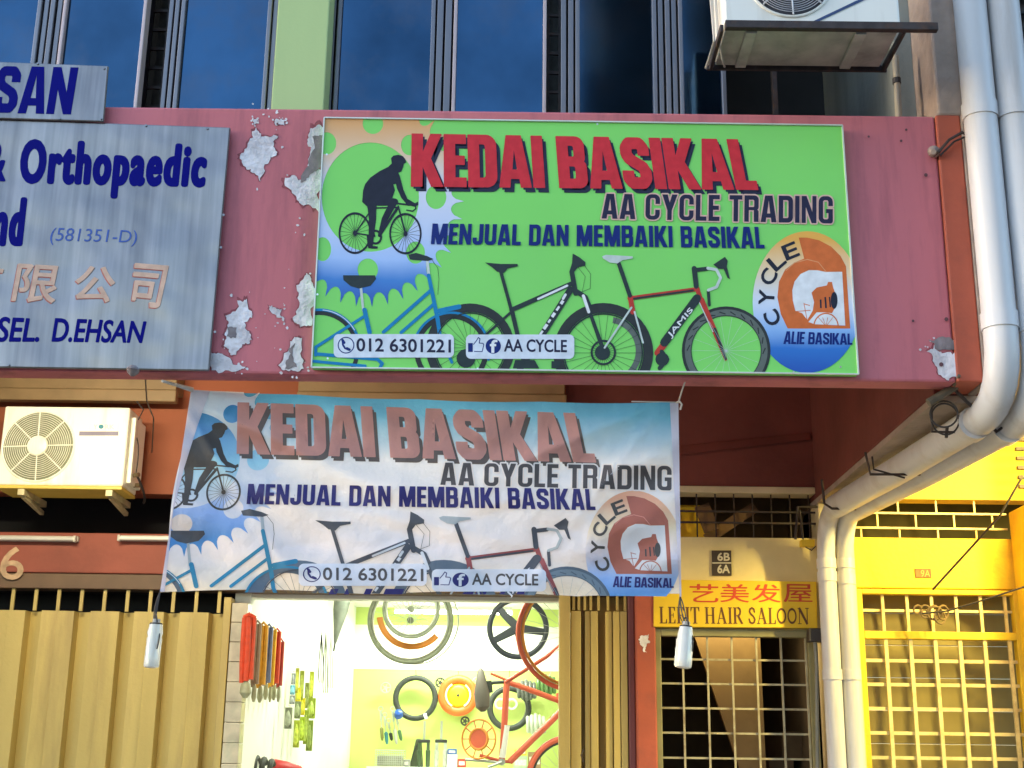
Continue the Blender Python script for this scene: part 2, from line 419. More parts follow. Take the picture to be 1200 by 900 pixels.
# ------------------------------------------------------------------ the printed shop artwork (used by the board and by the banner)
def artwork(emit_layer, M, clip, pal):
    """M[element] maps a board-photo position to a picture position; emit_layer(name, material key, mesh) receives each printed layer"""
    def fl(el, pos, neg=(), cl=clip): return fill2d([[M[el](*p) for p in lp] for lp in pos], [[M[el](*p) for p in lp] for lp in neg], cl)
    def q4(el, a, b, c, d): return [M[el](*p) for p in (a, b, c, d)]
    # chain-ring backdrop
    G = []
    for i in range(38):
        for j in range(8):
            t = j / 8; th = 2 * math.pi * (i + t) / 38; rr = 1 - .13 * math.sqrt(max(0, 1 - (2 * t - 1) ** 2)) - .0
            G.append((430 + 114 * rr * math.cos(th + .03), 232 + 128 * rr * math.sin(th + .03)))
    holes = [circle(434, 231, 57, 64, 56)] + [circle(*h) for h in [(437, 145, 12, 12), (383, 168, 11, 13), (511, 231, 12, 14), (378, 292, 10, 14), (431, 316, 12, 13), (480, 170, 10, 12), (487, 296, 11, 13)]]
    emit_layer('gear_print', 'gear', fl('gear', [G], holes))
    if pal == 'banner':
        emit_layer('gear_hole_print', 'hole', fl('gear', holes))
    # emblem
    oval = circle(946, 354, 64, 83, 60); emit_layer('emblem_oval', 'oval', fl('logo', [oval]))
    g = lambda pts: [(880 + a / 5, 260 + b / 5) for a, b in pts]
    emit_layer('emblem_letter', 'orange', fl('logo', [g([(280, 92), (330, 92), (400, 108), (470, 145), (525, 200), (557, 260), (582, 625), (215, 625), (175, 540), (155, 440), (165, 350), (200, 280), (255, 238), (312, 215)])],
               [g([(438, 293), (535, 292), (553, 608), (375, 600), (330, 585), (260, 520), (245, 460), (242, 400), (255, 350), (290, 305), (340, 282), (390, 283)])]))
    emit_layer('emblem_field', 'white', fl('logo', [g([(438, 294), (534, 293), (552, 606), (375, 600), (330, 584), (261, 520), (246, 460), (243, 400), (256, 350), (291, 306), (340, 283), (390, 284)])]))
    emit_layer('emblem_rider', 'orange', fl('logo', [g([(355, 415), (385, 385), (445, 372), (452, 352), (475, 352), (482, 385), (495, 420), (500, 490), (475, 535), (430, 530), (385, 530), (320, 606), (262, 606), (300, 560), (262, 522), (300, 535), (330, 575), (362, 520), (370, 470)])]
               + [seg(*g([(265, 525), (350, 518)]), .9), seg(*g([(310, 475), (330, 580)]), .8), seg(*g([(345, 490), (310, 480)]), .9)] + annulus(968, 383, 15, 13.6, 1.1, 20, 180, 360) + [seg(*g([(440, 612), (k, 560)]), .6) for k in (395, 420, 450, 480)]))
    emit_layer('emblem_detail', 'ink', fl('logo', [circle(977.5, 352, 4, 10, 20), seg(*g([(408, 455), (410, 505)]), 2), seg(*g([(435, 440), (440, 505)]), 2), seg(*g([(460, 440), (466, 500)]), 1.6)]))
    emit_layer('emblem_highlight', 'peach', fl('logo', stroke(g([(205, 285), (255, 240), (330, 220), (395, 236), (440, 292)]), 1.0)))
    parts = []
    for ch, (x, y) in zip('CYCLE', [(125, 562), (92, 442), (103, 322), (150, 232), (232, 170)]):
        cx, cy = 880 + x / 5, 260 + y / 5; a = math.atan2(cy - 352, cx - 950); ux, uy = math.cos(a), math.sin(a); rx, ry = -uy, ux
        hw, hh = 8.2, 8.6; c = lambda sx, sy: M['logo'](cx + rx * sx * hw + ux * sy * hh, cy + ry * sx * hw + uy * sy * hh)
        parts.append(typed(ch, c(-1, 1), c(1, 1), c(1, -1), c(-1, -1), .035))
    emit_layer('emblem_lettering', 'ink', merge(*parts))
    emit_layer('emblem_name', 'navy', letters(poster('ALIE BASIKAL', *q4('logo', (919, 388), (998, 391), (999, 404), (918, 403)), s=.185, space=.24, shear=.05)))
    # ladies' bicycle, mountain bicycle, road bicycle
    z1 = lambda pts: [(360 + a / 3.529, 290 + b / 3.529) for a, b in pts]; k1 = 1 / 3.529
    z2 = lambda pts: [(650 + a / 3.3333, 280 + b / 3.3333) for a, b in pts]; k2 = .3
    emit_layer('mountain_bicycle_tyre', 'tyre', fl('mtb', annulus(551, 407.6, 52, 42))); emit_layer('mountain_bicycle_tyre', 'tyre', fl('mtb', annulus(707, 413.5, 58.5, 47)))
    emit_layer('road_bicycle_rim', 'rim', fl('road', annulus(851, 411, 49, 41))); emit_layer('road_bicycle_rim', 'rim', fl('road', annulus(712, 411, 40, 33, 1, 30, -80, 80)))
    emit_layer('road_bicycle_tyre', 'tyre', fl('road', annulus(851, 411, 52, 48.6) + annulus(851, 411, 41.6, 40.6) + [seg((851 + 46 * math.cos(R(k)), 411 + 46 * math.sin(R(k))), (851 + 43 * math.cos(R(k + 9)), 411 + 43 * math.sin(R(k + 9))), 1.4) for k in range(180, 372, 16)]))
    emit_layer('ladies_bicycle_tyre', 'tyre', fl('blue', annulus(374, 411, 47, 42))); emit_layer('ladies_bicycle_tyre', 'tyre', fl('blue', annulus(529, 411, 43.5, 37.5)))
    emit_layer('ladies_bicycle_saddle', 'dark', fl('blue', [z1(p) for p in ([(148, 115), (280, 115), (285, 130), (262, 158), (215, 170), (180, 160), (150, 135)], [(418, 30), (450, 22), (495, 35), (522, 48), (500, 56), (425, 50)])] + stroke(z1([(515, 50), (540, 85), (545, 130), (540, 195)]), .5)))
    emit_layer('ladies_bicycle_post', 'silver', fl('blue', stroke(z1([(222, 165), (232, 262)]), 3) + stroke(z1([(497, 58), (503, 118)]), 3.5)))
    B = []
    for p, ww in [([(237, 258), (258, 352)], 18), ([(502, 115), (540, 300), (548, 360), (598, 475)], [15, 17, 15, 12]), ([(510, 178), (315, 350)], 14), ([(522, 235), (388, 352)], 13), ([(548, 262), (628, 245)], 20), ([(235, 285), (35, 412)], 12), ([(35, 412), (35, 445)], 12), ([(35, 440), (290, 462), (310, 480), (300, 500)], 14), ([(25, 470), (180, 485), (240, 490)], 12)]:
        B += stroke(z1(p), [x * k1 for x in ww] if isinstance(ww, list) else ww * k1)
    B += annulus(374, 411, 49.6, 46.6, 1, 30, 180, 360) + annulus(529, 411, 46, 43.2, 1, 40, 170, 375)
    emit_layer('ladies_bicycle_frame', 'blue', fl('blue', B))
    emit_layer('ladies_bicycle_shine', 'white', fl('blue', annulus(374, 411, 48.4, 47.6, 1, 16, 275, 330)))
    D = [z1([(735, 62), (800, 68), (870, 68), (870, 78), (830, 86), (812, 106), (785, 100), (765, 82)]), z1([(1098, 25), (1125, 40), (1150, 60), (1150, 75), (1118, 82), (1097, 112), (1085, 97), (1095, 65)])]
    for p, ww in [([(800, 98), (845, 262)], 14), ([(845, 255), (900, 490)], 18), ([(845, 258), (965, 205), (1092, 150)], 19), ([(1088, 175), (960, 380), (880, 500)], 27), ([(1094, 100), (1110, 190)], 20), ([(845, 265), (690, 405)], 10), ([(1108, 178), (1150, 205), (1165, 240)], 20)]:
        D += stroke(z1(p), ww * k1)
    D += stroke(z2([(135, 280), (192, 440)]), [4, 5]) + [circle(706, 413, 9, n=16), circle(546, 420, 11, n=18)] + [z1([(1010, 470), (1050, 470), (1040, 500), (1010, 500)]), z1([(860, 465), (940, 465), (960, 500), (850, 500)])]
    D += spokes(707, 413.5, 48, 1, 26, .4) + spokes(551, 407.6, 43, 1, 24, .4) + annulus(707, 413.5, 46.6, 45, 1, 40) + annulus(551, 407.6, 41.6, 40.2, 1, 40) + annulus(707, 413, 15, 12.5, 1, 24)
    D += stroke(z1([(1145, 72), (1172, 110), (1170, 170), (1120, 190)]), .5) + stroke(z1([(1120, 82), (1150, 120), (1135, 195)]), .45)
    emit_layer('mountain_bicycle_frame', 'dark', fl('mtb', D))
    Wt = stroke(z1([(955, 213), (1075, 158)]), 2.6) + stroke(z2([(112, 222), (133, 285)]), 3.6) + stroke(z1([(1068, 195), (1058, 212)]), 3)
    for i, (a, b) in enumerate([(.12, .2), (.26, .36), (.42, .52), (.58, .66), (.7, .82), (.86, .96)]):
        p0 = (1072 + (958 - 1072) * a, 200 + (368 - 200) * a); p1 = (1072 + (958 - 1072) * b, 200 + (368 - 200) * b); Wt += [seg(*z1([p0, p1]), 2.6 if i % 2 else 3.6)]
    emit_layer('mountain_bicycle_decal', 'white', fl('mtb', Wt))
    A = []
    for p, ww in [([(292, 232), (555, 196)], 16), ([(295, 225), (305, 285)], 20), ([(556, 192), (578, 262)], 18), ([(572, 238), (625, 360), (668, 470)], [24, 20, 11]), ([(440, 395), (402, 445)], 26)]:
        A += stroke(z2(p), [x * k2 for x in ww] if isinstance(ww, list) else ww * k2)
    emit_layer('road_bicycle_frame', 'red', fl('road', A))
    A = []
    for p, ww in [([(310, 233), (540, 201)], 8), ([(250, 95), (294, 222)], 16), ([(556, 232), (428, 405)], 33), ([(545, 115), (553, 185)], 20), ([(545, 122), (595, 116)], 16), ([(625, 352), (668, 468)], [12, 9]), ([(600, 205), (604, 258)], 12)]:
        A += stroke(z2(p), [x * k2 for x in ww] if isinstance(ww, list) else ww * k2)
    A += [z2([(620, 100), (665, 70), (676, 85), (672, 108), (685, 157), (675, 152), (660, 117), (640, 117)]), circle(776, 421, 8, n=16)] + stroke(z2([(418, 440), (440, 470), (410, 505)]), 5)
    emit_layer('road_bicycle_dark', 'dark', fl('road', A))
    A = [z2([(185, 68), (200, 62), (305, 68), (305, 76), (265, 83), (245, 96), (215, 92), (190, 77)])] + stroke(z2([(598, 114), (632, 120), (648, 152), (632, 188), (600, 200)]), 3.4)
    A += spokes(851, 411, 40, 1, 18, .3) + stroke(z2([(300, 268), (195, 425)]), 2.2) + stroke(z2([(312, 285), (345, 405)]), 2.2) + stroke(z2([(566, 250), (618, 362)]), 1.2)
    emit_layer('road_bicycle_light', 'silver', fl('road', A))
    zz = lambda a, b: M['road'](*z2([(a, b)])[0])
    emit_layer('road_bicycle_decal', 'white', typed('JAMIS', zz(438, 372), zz(528, 266), zz(545, 282), zz(458, 391), .02))
    # rider
    z4 = lambda pts: [(360 + a / 4.735, 130 + b / 4.735) for a, b in pts]; k4 = 1 / 4.735
    Dk = [z4(p) for p in ([(465, 262), (478, 248), (505, 243), (530, 250), (545, 268), (549, 285), (536, 293), (532, 312), (521, 337), (506, 342), (470, 300)],
                          [(305, 505), (310, 440), (322, 405), (350, 370), (400, 335), (450, 310), (470, 290), (505, 340), (514, 365), (505, 400), (478, 408), (487, 440), (472, 482), (400, 502), (385, 526), (330, 528)],
                          [(480, 345), (512, 355), (535, 440), (556, 487), (598, 512), (614, 503), (616, 520), (600, 533), (552, 518), (522, 482), (498, 430)],
                          [(335, 745), (392, 752), (390, 765), (340, 762)], [(330, 690), (350, 690), (360, 745), (335, 745)])]
    for p, ww in [([(358, 510), (362, 600), (352, 745)], [52, 40, 24]), ([(395, 500), (485, 505)], [52, 40]), ([(480, 505), (430, 600), (402, 690)], [40, 34, 20]), ([(335, 520), (372, 690)], 9), ([(380, 538), (500, 535)], 8), ([(500, 540), (402, 690)], 15), ([(505, 528), (545, 680)], 9), ([(490, 512), (560, 520)], 9), ([(560, 522), (598, 520), (603, 542), (585, 556), (552, 550)], 7), ([(268, 678), (375, 695)], 8), ([(268, 678), (340, 570)], 7)]:
        Dk += stroke(z4(p), [x * k4 for x in ww] if isinstance(ww, list) else ww * k4)
    rw = [(360 + 265 / 4.735, 130 + 678 / 4.735), (360 + 545 / 4.735, 130 + 681 / 4.735)]
    for (cx, cy), rr in zip(rw, (19.2, 19.0)):
        Dk += annulus(cx, cy, rr, rr - 2.1, 1.28, 40) + [circle(cx, cy, 2.4, 3, 12)]
    Dk += annulus(360 + 378 / 4.735, 130 + 700 / 4.735, 8, 5.6, 1.1, 20)
    emit_layer('rider_silhouette', 'ink', fl('rider', Dk))
    sp = []
    for (cx, cy), rr in zip(rw, (18, 18)): sp += spokes(cx, cy, rr, 1.28, 22, .42, .1)
    emit_layer('rider_spokes', 'ink', fl('rider', sp))
    # headline and the two lines under it
    ttl = poster('KEDAI BASIKAL', *q4('title', (483, 157), (876, 164), (888, 222), (482, 218)), space=.19, s=.21, gap=.055)
    emit_layer('headline_shadow', 'shade', merge(letters(ttl, off=(5.2, 6)), letters(ttl, off=(2.6, 3))))
    emit_layer('headline_lettering', 'headline', letters(ttl, grow=.7))
    sub = poster('AA CYCLE TRADING', *q4('sub', (706, 227), (976, 230), (976, 262), (705, 256)), space=.22, s=.175, gap=.085)
    emit_layer('trade_name_outline', 'outline', letters(sub, grow=1.7))
    emit_layer('trade_name_lettering', 'ink2', letters(sub))
    emit_layer('slogan_lettering', 'navy', letters(poster('MENJUAL DAN MEMBAIKI BASIKAL', *q4('slogan', (507, 262), (894, 266), (896, 291), (505, 286)), space=.24, s=.19, gap=.085), grow=.12))
    # contact plates
    emit_layer('contact_plate', 'plate', fl('pill1', [rrect(391, 391.5, 532, 419, (6,) * 4)])); emit_layer('contact_plate', 'plate', fl('pill2', [rrect(546, 392, 673, 420.5, (6,) * 4)]))
    N1 = annulus(405.5, 404.5, 9.8, 8.6, 1, 28) + stroke([(401.6, 399.2), (401.8, 404), (404.2, 408), (408.6, 410)], 2.2) + stroke([(401.4, 398.6), (403.4, 401.6)], 3) + stroke([(406.6, 408.2), (409.6, 409.8)], 3)
    emit_layer('contact_symbol', 'navy', fl('pill1', N1)); emit_layer('contact_symbol', 'navy', (fl('pill2', [circle(578, 405.5, 9, n=28), [(548.5, 402), (554, 402), (554, 412.5), (548.5, 412.5)]]
        + stroke([(555, 403.5), (558.5, 399), (560.5, 395.5), (562.5, 397), (561.5, 402), (566, 402.3), (567, 404), (565, 412), (556, 411.8)], 1.0))))
    a, b, c, d = q4('pill2', (574.6, 398.5), (582.4, 398.5), (582.4, 413), (574.6, 413)); emit_layer('contact_mark', 'white', typed('f', a, b, c, d, .04))
    emit_layer('contact_lettering', 'ink2', (typed('012 6301221', *q4('pill1', (418, 396.5), (528, 398.2), (528, 413), (418, 411.5)), .028))); emit_layer('contact_lettering', 'ink2', (typed('AA CYCLE', *q4('pill2', (591, 397.5), (664, 398.5), (664, 412.6), (591, 411.8)), .028)))

# ------------------------------------------------------------------ shared materials
WALLRED = mat('faded red paint', (.54, .145, .172), .7, var=.1, scale=3, bump=.12, bscale=25, dirt=(.27, .075, .10), dirt_amt=.85, dirt_scale=5.5, streak=True)
REDORANGE = mat('orange red paint', (.40, .085, .045), .65, var=.12, scale=3, bump=.1, bscale=22, dirt=(.24, .06, .04), dirt_amt=.6, dirt_scale=5)
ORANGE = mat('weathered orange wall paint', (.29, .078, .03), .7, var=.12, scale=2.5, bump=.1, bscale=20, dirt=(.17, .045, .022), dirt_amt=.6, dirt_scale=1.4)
LINTRED = mat('brick red lintel paint', (.27, .068, .042), .7, var=.14, scale=3, bump=.1, bscale=20, dirt=(.15, .035, .025), dirt_amt=.6, dirt_scale=1.6)
DARKRED = mat('dark red wall and ceiling', (.17, .042, .032), .75, var=.15, scale=2.2, bump=.12, bscale=18, dirt=(.12, .028, .022), dirt_amt=.7, dirt_scale=1.6)
GREENP = mat('pale green paint', (.44, .57, .25), .7, var=.06, scale=2, bump=.06, dirt=(.5, .6, .42), dirt_amt=.4, dirt_scale=1.5, streak=True)
PLASTER = mat('bare plaster', (.66, .63, .67), .85, var=.3, scale=11, bump=.5, bscale=45, dirt=(.36, .30, .33), dirt_amt=.8, dirt_scale=7)
CONCRETE = mat('weathered concrete', (.34, .27, .23), .85, var=.18, scale=7, bump=.35, bscale=30, dirt=(.2, .16, .15), dirt_amt=.6, dirt_scale=3)
MOSS = mat('stained grey render', (.24, .26, .24), .85, var=.2, scale=6, bump=.3, bscale=26, dirt=(.1, .13, .1), dirt_amt=.6, dirt_scale=3, streak=True)
ALU = mat('dull grey window aluminium', (.19, .19, .215), .42, .6, var=.1, scale=8, streak=True)
ALUPINK = mat('pale window aluminium', (.5, .4, .4), .45, .3, var=.08)
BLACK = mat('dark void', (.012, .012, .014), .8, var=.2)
DARKIRON = mat('dark rusty iron', (.05, .04, .04), .6, .4, var=.3, scale=20, dirt=(.13, .06, .03), dirt_amt=.5, dirt_scale=18)
GLASS = mat('blue tinted window glass', (.034, .078, .138), .07, 1., var=.34, scale=1.7, dirt=(.085, .095, .12), dirt_amt=.55, dirt_scale=2.1, bump=.012, bscale=2.2)  # large soft noise paints uneven cloud reflections into the glass colour
PVC = mat('grey white plastic pipe', (.58, .58, .60), .38, var=.07, scale=3, dirt=(.36, .31, .27), dirt_amt=.6, dirt_scale=5, streak=True, bump=.02)
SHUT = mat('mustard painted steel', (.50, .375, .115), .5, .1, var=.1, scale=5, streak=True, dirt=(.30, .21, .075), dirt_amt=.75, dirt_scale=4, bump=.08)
SHUTD = mat('mustard steel in painted shade', (.36, .255, .075), .5, .1, var=.1, scale=5, streak=True, dirt=(.2, .14, .05), dirt_amt=.5, dirt_scale=3)  # darker copy of the gate steel, standing in for shade
TAN = mat('varnished tan timber', (.24, .16, .075), .5, var=.18, scale=5, streak=False, dirt=(.15, .09, .04), dirt_amt=.5)
YELLOWP = mat('bright yellow paint', (.80, .56, .03), .6, var=.08, scale=2, bump=.1, dirt=(.48, .30, .04), dirt_amt=.5, dirt_scale=3.2)
CREAM = mat('cream paint', (.62, .55, .36), .65, var=.1, scale=4, dirt=(.45, .38, .22), dirt_amt=.6, dirt_scale=2.5)
ASPHALT = mat('asphalt', (.05, .05, .05), .85, var=.25, scale=60, bump=.3, bscale=200)
PAVE = mat('cement paving', (.32, .3, .28), .8, var=.15, scale=5, bump=.15, dirt=(.2, .18, .16), dirt_amt=.5)
STRING = mat('grimy white cord', (.55, .53, .5), .8, var=.1)
WIREM = mat('dark cable sheath', (.03, .025, .025), .55, var=.2)

# ------------------------------------------------------------------ setting
ZB, ZT, YW, ZC = 3.274, 4.585, 2.69, 4.35
WY = .38                                              # plane of the upper windows
road = MB().box(-300, 300, -300, -1.2, -.2, 0).build('road', ASPHALT); road['kind'] = 'structure'
MB().box(-40, 40, -1.2, 30, -.2, .15).build('pavement', PAVE, bevel=.02)['kind'] = 'structure'
MB().box(-300, 300, 30, 300, -.2, .05).build('ground', ASPHALT)['kind'] = 'structure'

house = thing('shophouse', (0, 2.7, .15), 'red painted two storey shophouse with peeling fascia, blue windows and mustard folding gates', 'building')
P = house
def zl(v, u=600, Y=YW): return Z(u, v, Y)
XF = X(1107, 280, 0)                                  # right end of the front beam
fascia = MB().box(-6.5, XF, 0, .13, ZB, ZT).build('fascia_beam', WALLRED, P, bevel=.012)
MB().slab([(XF, ZB), (XF + .002, ZT), (2.085, ZT), (2.085, ZB)], -.012, .2).build('end_fin', REDORANGE, P, bevel=.008)
MB().slab([(2.0855, ZB - .004), (2.0855, ZT), (2.122, ZT), (2.122, ZB - .004)], -.016, .21).build('fin_edge', CONCRETE, P, bevel=.006)
def jag(pts, amp, seed, it=3):
    rnd = random.Random(seed); p = [Vector(a) for a in pts]
    for k in range(it):
        q = []
        for i in range(len(p)):
            a, b = p[i], p[(i + 1) % len(p)]; m = (a + b) / 2; d = b - a
            q += [a, m + Vector((-d.y, d.x)) * rnd.uniform(-amp, amp)]
        p = q
    return [tuple(a) for a in p]
CHIP = mat('chipped edge with painted recess shade', (.26, .06, .075), .8, var=.3, scale=30)  # dark rim also paints the shade of a recessed edge
def patch(pts, seed, m=PLASTER, y=-.0035, amp=.28, it=3):
    px = jag(pts, amp, seed, it); V, F = fill2d([px])
    if m is PLASTER:
        cx = sum(p[0] for p in px) / len(px); cy = sum(p[1] for p in px) / len(px); rnd = random.Random(seed + 900)
        rim = [(cx + (p[0] - cx) * (1 + rnd.uniform(.0, .17)) - .5, cy + (p[1] - cy) * (1 + rnd.uniform(0, .13)) - .6) for p in px]
        sheet('peeling_patch', fill2d([rim]), lambda a, b: at(a, b, -.0018), CHIP, fascia)
        fl = []
        for k in range(9):
            a = rnd.uniform(0, 6.28); q = rnd.uniform(1.05, 1.7); ex = max(p[0] for p in px) - cx; ey = max(p[1] for p in px) - cy
            fx, fy, fr = cx + ex * q * math.cos(a), cy + ey * q * math.sin(a), rnd.uniform(.6, 2.0)
            if 250 < fx < 364 or fx > 1012: fl.append([(fx + fr * rnd.uniform(.5, 1.3) * math.cos(t), fy + fr * rnd.uniform(.5, 1.3) * math.sin(t)) for t in (0, 1.1, 2.2, 3.4, 4.5, 5.4)])
        if fl: sheet('peeling_patch', fill2d(fl), lambda a, b: at(a, b, -.0042), PLASTER, fascia)
    sheet('peeling_patch', (V, F), lambda a, b: at(a, b, y), m, fascia)
for k, pts in enumerate([
    [(300, 149), (306, 160), (326, 160), (325, 178), (316, 188), (305, 213), (294, 198), (281, 186), (290, 172)],
    [(322, 141), (333, 140), (334, 147), (323, 147)], [(296, 141), (301, 140), (302, 145), (297, 146)],
    [(364, 150), (379, 150), (377, 200), (374, 256), (358, 240), (345, 228), (334, 208), (345, 205), (356, 215), (362, 190), (360, 168)],
    [(278, 352), (289, 350), (286, 378), (294, 392), (292, 403), (280, 410), (270, 416), (262, 405), (265, 388), (264, 370)],
    [(352, 330), (362, 322), (367, 335), (366, 380), (352, 384), (343, 372), (350, 352)],
    [(315, 358), (330, 362), (334, 378), (324, 372)], [(340, 400), (354, 396), (356, 432), (336, 434), (326, 428)],
    [(246, 410), (262, 416), (288, 430), (280, 434), (248, 434)],
    [(1096, 402), (1104, 414), (1128, 412), (1129, 445), (1112, 446), (1098, 430), (1086, 412)]]):
    patch(pts, 11 + k)
GREY2 = mat('dark undercoat', (.2, .17, .18), .85, var=.3, scale=18, bump=.3)
for k, pts in enumerate([[(366, 160), (378, 158), (376, 195), (362, 208), (352, 214), (362, 186)], [(266, 384), (278, 384), (276, 396), (266, 394)], [(1088, 398), (1096, 398), (1128, 403), (1127, 410), (1098, 410)], [(338, 408), (346, 402), (348, 430), (334, 432)]]):
    patch(pts, 50 + k, GREY2, -.005, .2)
SPOT = mat('rust spots', (.12, .05, .06), .8, var=.3)
for (a, b, r_) in [(1085, 205, 2.2), (1070, 376, 1.6), (1109, 374, 2.4), (1056, 165, 1.6), (1103, 427, 2.6), (325, 145, 1.3), (1018, 160, 1.4), (1062, 152, 1.5)]:
    sheet('peeling_patch', fill2d([circle(a, b, r_, n=9)]), lambda a, b: at(a, b, -.0065), SPOT, fascia)

# ceiling slab of the walkway, party beam over the right wall, floor above, roof
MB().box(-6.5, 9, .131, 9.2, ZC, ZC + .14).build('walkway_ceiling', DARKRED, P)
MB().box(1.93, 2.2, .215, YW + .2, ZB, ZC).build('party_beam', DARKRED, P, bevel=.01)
MB().box(1.93, 2.24, .215, YW + .2, ZB - .035, ZB - .002).build('beam_soffit', CONCRETE, P)
# back wall of the walkway (left and centre bay)
UW = (Z(870, 578, YW)); LW = Z(870, 630, YW)
xs, xe = -6.5, 1.93
VT, VB, LB = Z(100, 578, YW), Z(100, 625, YW), Z(100, 682, YW)
xm = X(768, 640, YW)
xr = X(663, 460, YW)
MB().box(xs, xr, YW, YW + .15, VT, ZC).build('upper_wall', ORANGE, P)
MB().box(xr, xe, YW, YW + .15, UW + .045, ZC).build('upper_wall', DARKRED, P)  # right stretch of the same wall, in a darker red
MB().box(xm, xe, YW - .012, YW + .15, UW, UW + .043).build('lintel_edge', CREAM, P, bevel=.006)
MB().box(xs, xm, YW + .5, YW + .53, VB - .1, VT + .1).build('vent_backing', BLACK, P)  # added black sheet, keeps shop light from leaking through the vent
MB().box(xs, xm, YW - .02, YW + .16, Z(100, 672, YW), VB).build('lintel', LINTRED, P, bevel=.008)
MB().box(xs, xm, YW - .004, YW + .16, Z(100, 690, YW), Z(100, 672, YW) - .002).build('lintel_trim', mat('brown timber trim', (.13, .075, .04), .6, var=.2, scale=6), P, bevel=.004)
# tan timber pelmets along the top of the wall
for a, b in ((-100, 206), (349, 662)):
    MB().box(X(a, 460, YW - .2), X(b, 460, YW - .2), YW - .2, YW - .002, Z(300, 458, YW - .2), Z(300, 436, YW - .2)).box(X(a, 460, YW - .2), X(b, 460, YW - .2) + .01, YW - .23, YW - .16, Z(300, 473, YW - .2), Z(300, 459.5, YW - .2)).build('pelmet', TAN, P, bevel=.006)
# sloping ridge on the dark wall
MB().hexa([at(u_, v_, y_) for u_, v_, y_ in ((797, 533, YW - .03), (950, 515, YW - .03), (950, 515, YW + .01), (797, 533, YW + .01), (797, 523, YW - .012), (950, 507, YW - .012), (950, 507, YW + .01), (797, 523, YW + .01))]).build('sloping_ridge', DARKRED, P, bevel=.004)

# upper storey
MB().box(X(322, 60, .2), X(383, 60, .2), .2, .5, ZT - .02, 8.2).build('pilaster', GREENP, P, bevel=.006)
MB().box(1.985, 2.125, 0.0, 1.2, ZT + .004, 8.2).build('column', CONCRETE, P, bevel=.012)
MB().box(1.9, 1.983, .30, WY + 1.39, ZT, 8.2).build('column_reveal', MOSS, P)
MB().box(-6.5, 2.12, .05, 9.2, 7.4, 7.6).build('roof', CONCRETE, P)
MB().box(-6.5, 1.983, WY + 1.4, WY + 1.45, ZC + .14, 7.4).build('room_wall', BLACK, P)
MB().box(-6.7, -6.5, .05, 9.2, .15, 7.6).build('side_wall', CONCRETE, P)
MB().box(-6.5, 2.2, 9.2, 9.35, .15, 7.6).build('rear_wall', CONCRETE, P)
def window(u0, u1, tilt=0., pink=False, frame=6):
    """a hung sash between photo columns u0..u1 (at the sill), turned a little about its left stile"""
    x0, x1 = X(u0, 100, WY), X(u1, 100, WY); z0, z1 = ZT + .02, 7.3; fwid = frame * .0037
    m = MB()
    for k, (a, b) in enumerate(((x0, x0 + fwid), (x1 - fwid, x1))): m.box(a, b, WY - .03, WY + .03, z0, z1)
    m.box(x0 + fwid, x1 - fwid, WY - .028, WY + .028, z0, z0 + .035).box(x0 + fwid, x1 - fwid, WY - .028, WY + .028, z1 - .04, z1)
    fr = m.build('window', ALUPINK if pink else ALU, P, bevel=.004)
    pn = MB().box(x0 + fwid + .001, x1 - fwid - .001, WY - .004, WY + .004, z0 + .036, z1 - .041).build('pane', GLASS, fr)
    if tilt:
        piv = Vector((x0, WY, 0)); mw = Matrix.Translation(piv) @ Matrix.Rotation(tilt, 4, 'Z') @ Matrix.Translation(-piv)
        for o in (fr, pn): o.data.transform(mw)
    return fr
window(-70, 40); window(66, 168, R(-4), True, 5); window(206, 314); window(392, 508, R(1.2)); window(530, 640, 0, True, 5); window(674, 770, R(.4)); window(796, 850, R(-2.4)); window(-190, -75)
# fixed posts between the sashes (three thin aluminium lines each)
for a, b in ((41, 65), (190, 205), (314, 322), (383, 391), (509, 529), (771, 795), (656, 673)):
    m = MB(); n = max(1, round((b - a) / 8)); wd = (b - a) / n
    for i in range(n):
        m.box(X(a + i * wd + 1.2, 100, WY), X(a + (i + 1) * wd - 1.2, 100, WY), WY - .02 - .008 * (i % 2), WY + .05, ZT, 7.4)
    m.build('window_post', ALU, P, bevel=.003)
# security grilles seen in the open gaps
for a, b in ((170, 190), (642, 656)):
    m = MB(); x0, x1 = X(a, 100, WY + .1), X(b, 100, WY + .1)
    for x in (x0, x1): m.box(x - .008, x + .008, WY + .1, WY + .116, ZT, 7.3)
    z = ZT + .02
    while z < 7.2: m.box(x0, x1, WY + .102, WY + .114, z, z + .016); z += .112
    m.build('window_grille', DARKIRON, P)
    MB().box(x0 - .02, x1 + .03, WY + .3, WY + .31, ZT, 7.3).build('window_blind', mat('grey slatted blind', (.09, .1, .1), .6, var=.3, scale=20), P)
m = MB()
for u_ in (905,): m.box(X(u_, 100, WY), X(u_, 100, WY) + .022, WY - .015, WY + .03, ZT, 7.3)
m.build('window_post', DARKIRON, P)
m = MB().box(X(852, 100, WY), 1.9, WY - .02, WY + .03, 5.2, 5.25); m.build('transom', DARKIRON, P)

# ------------------------------------------------------------------ shop front: opening, folding gates, pillars
xg1 = X(265, 800, YW); xo0 = X(285, 800, YW); xo1 = X(655, 800, YW); xp0, xp1 = X(745, 800, YW - .03), X(769, 800, YW - .03); GZ = Z(100, 716, YW)
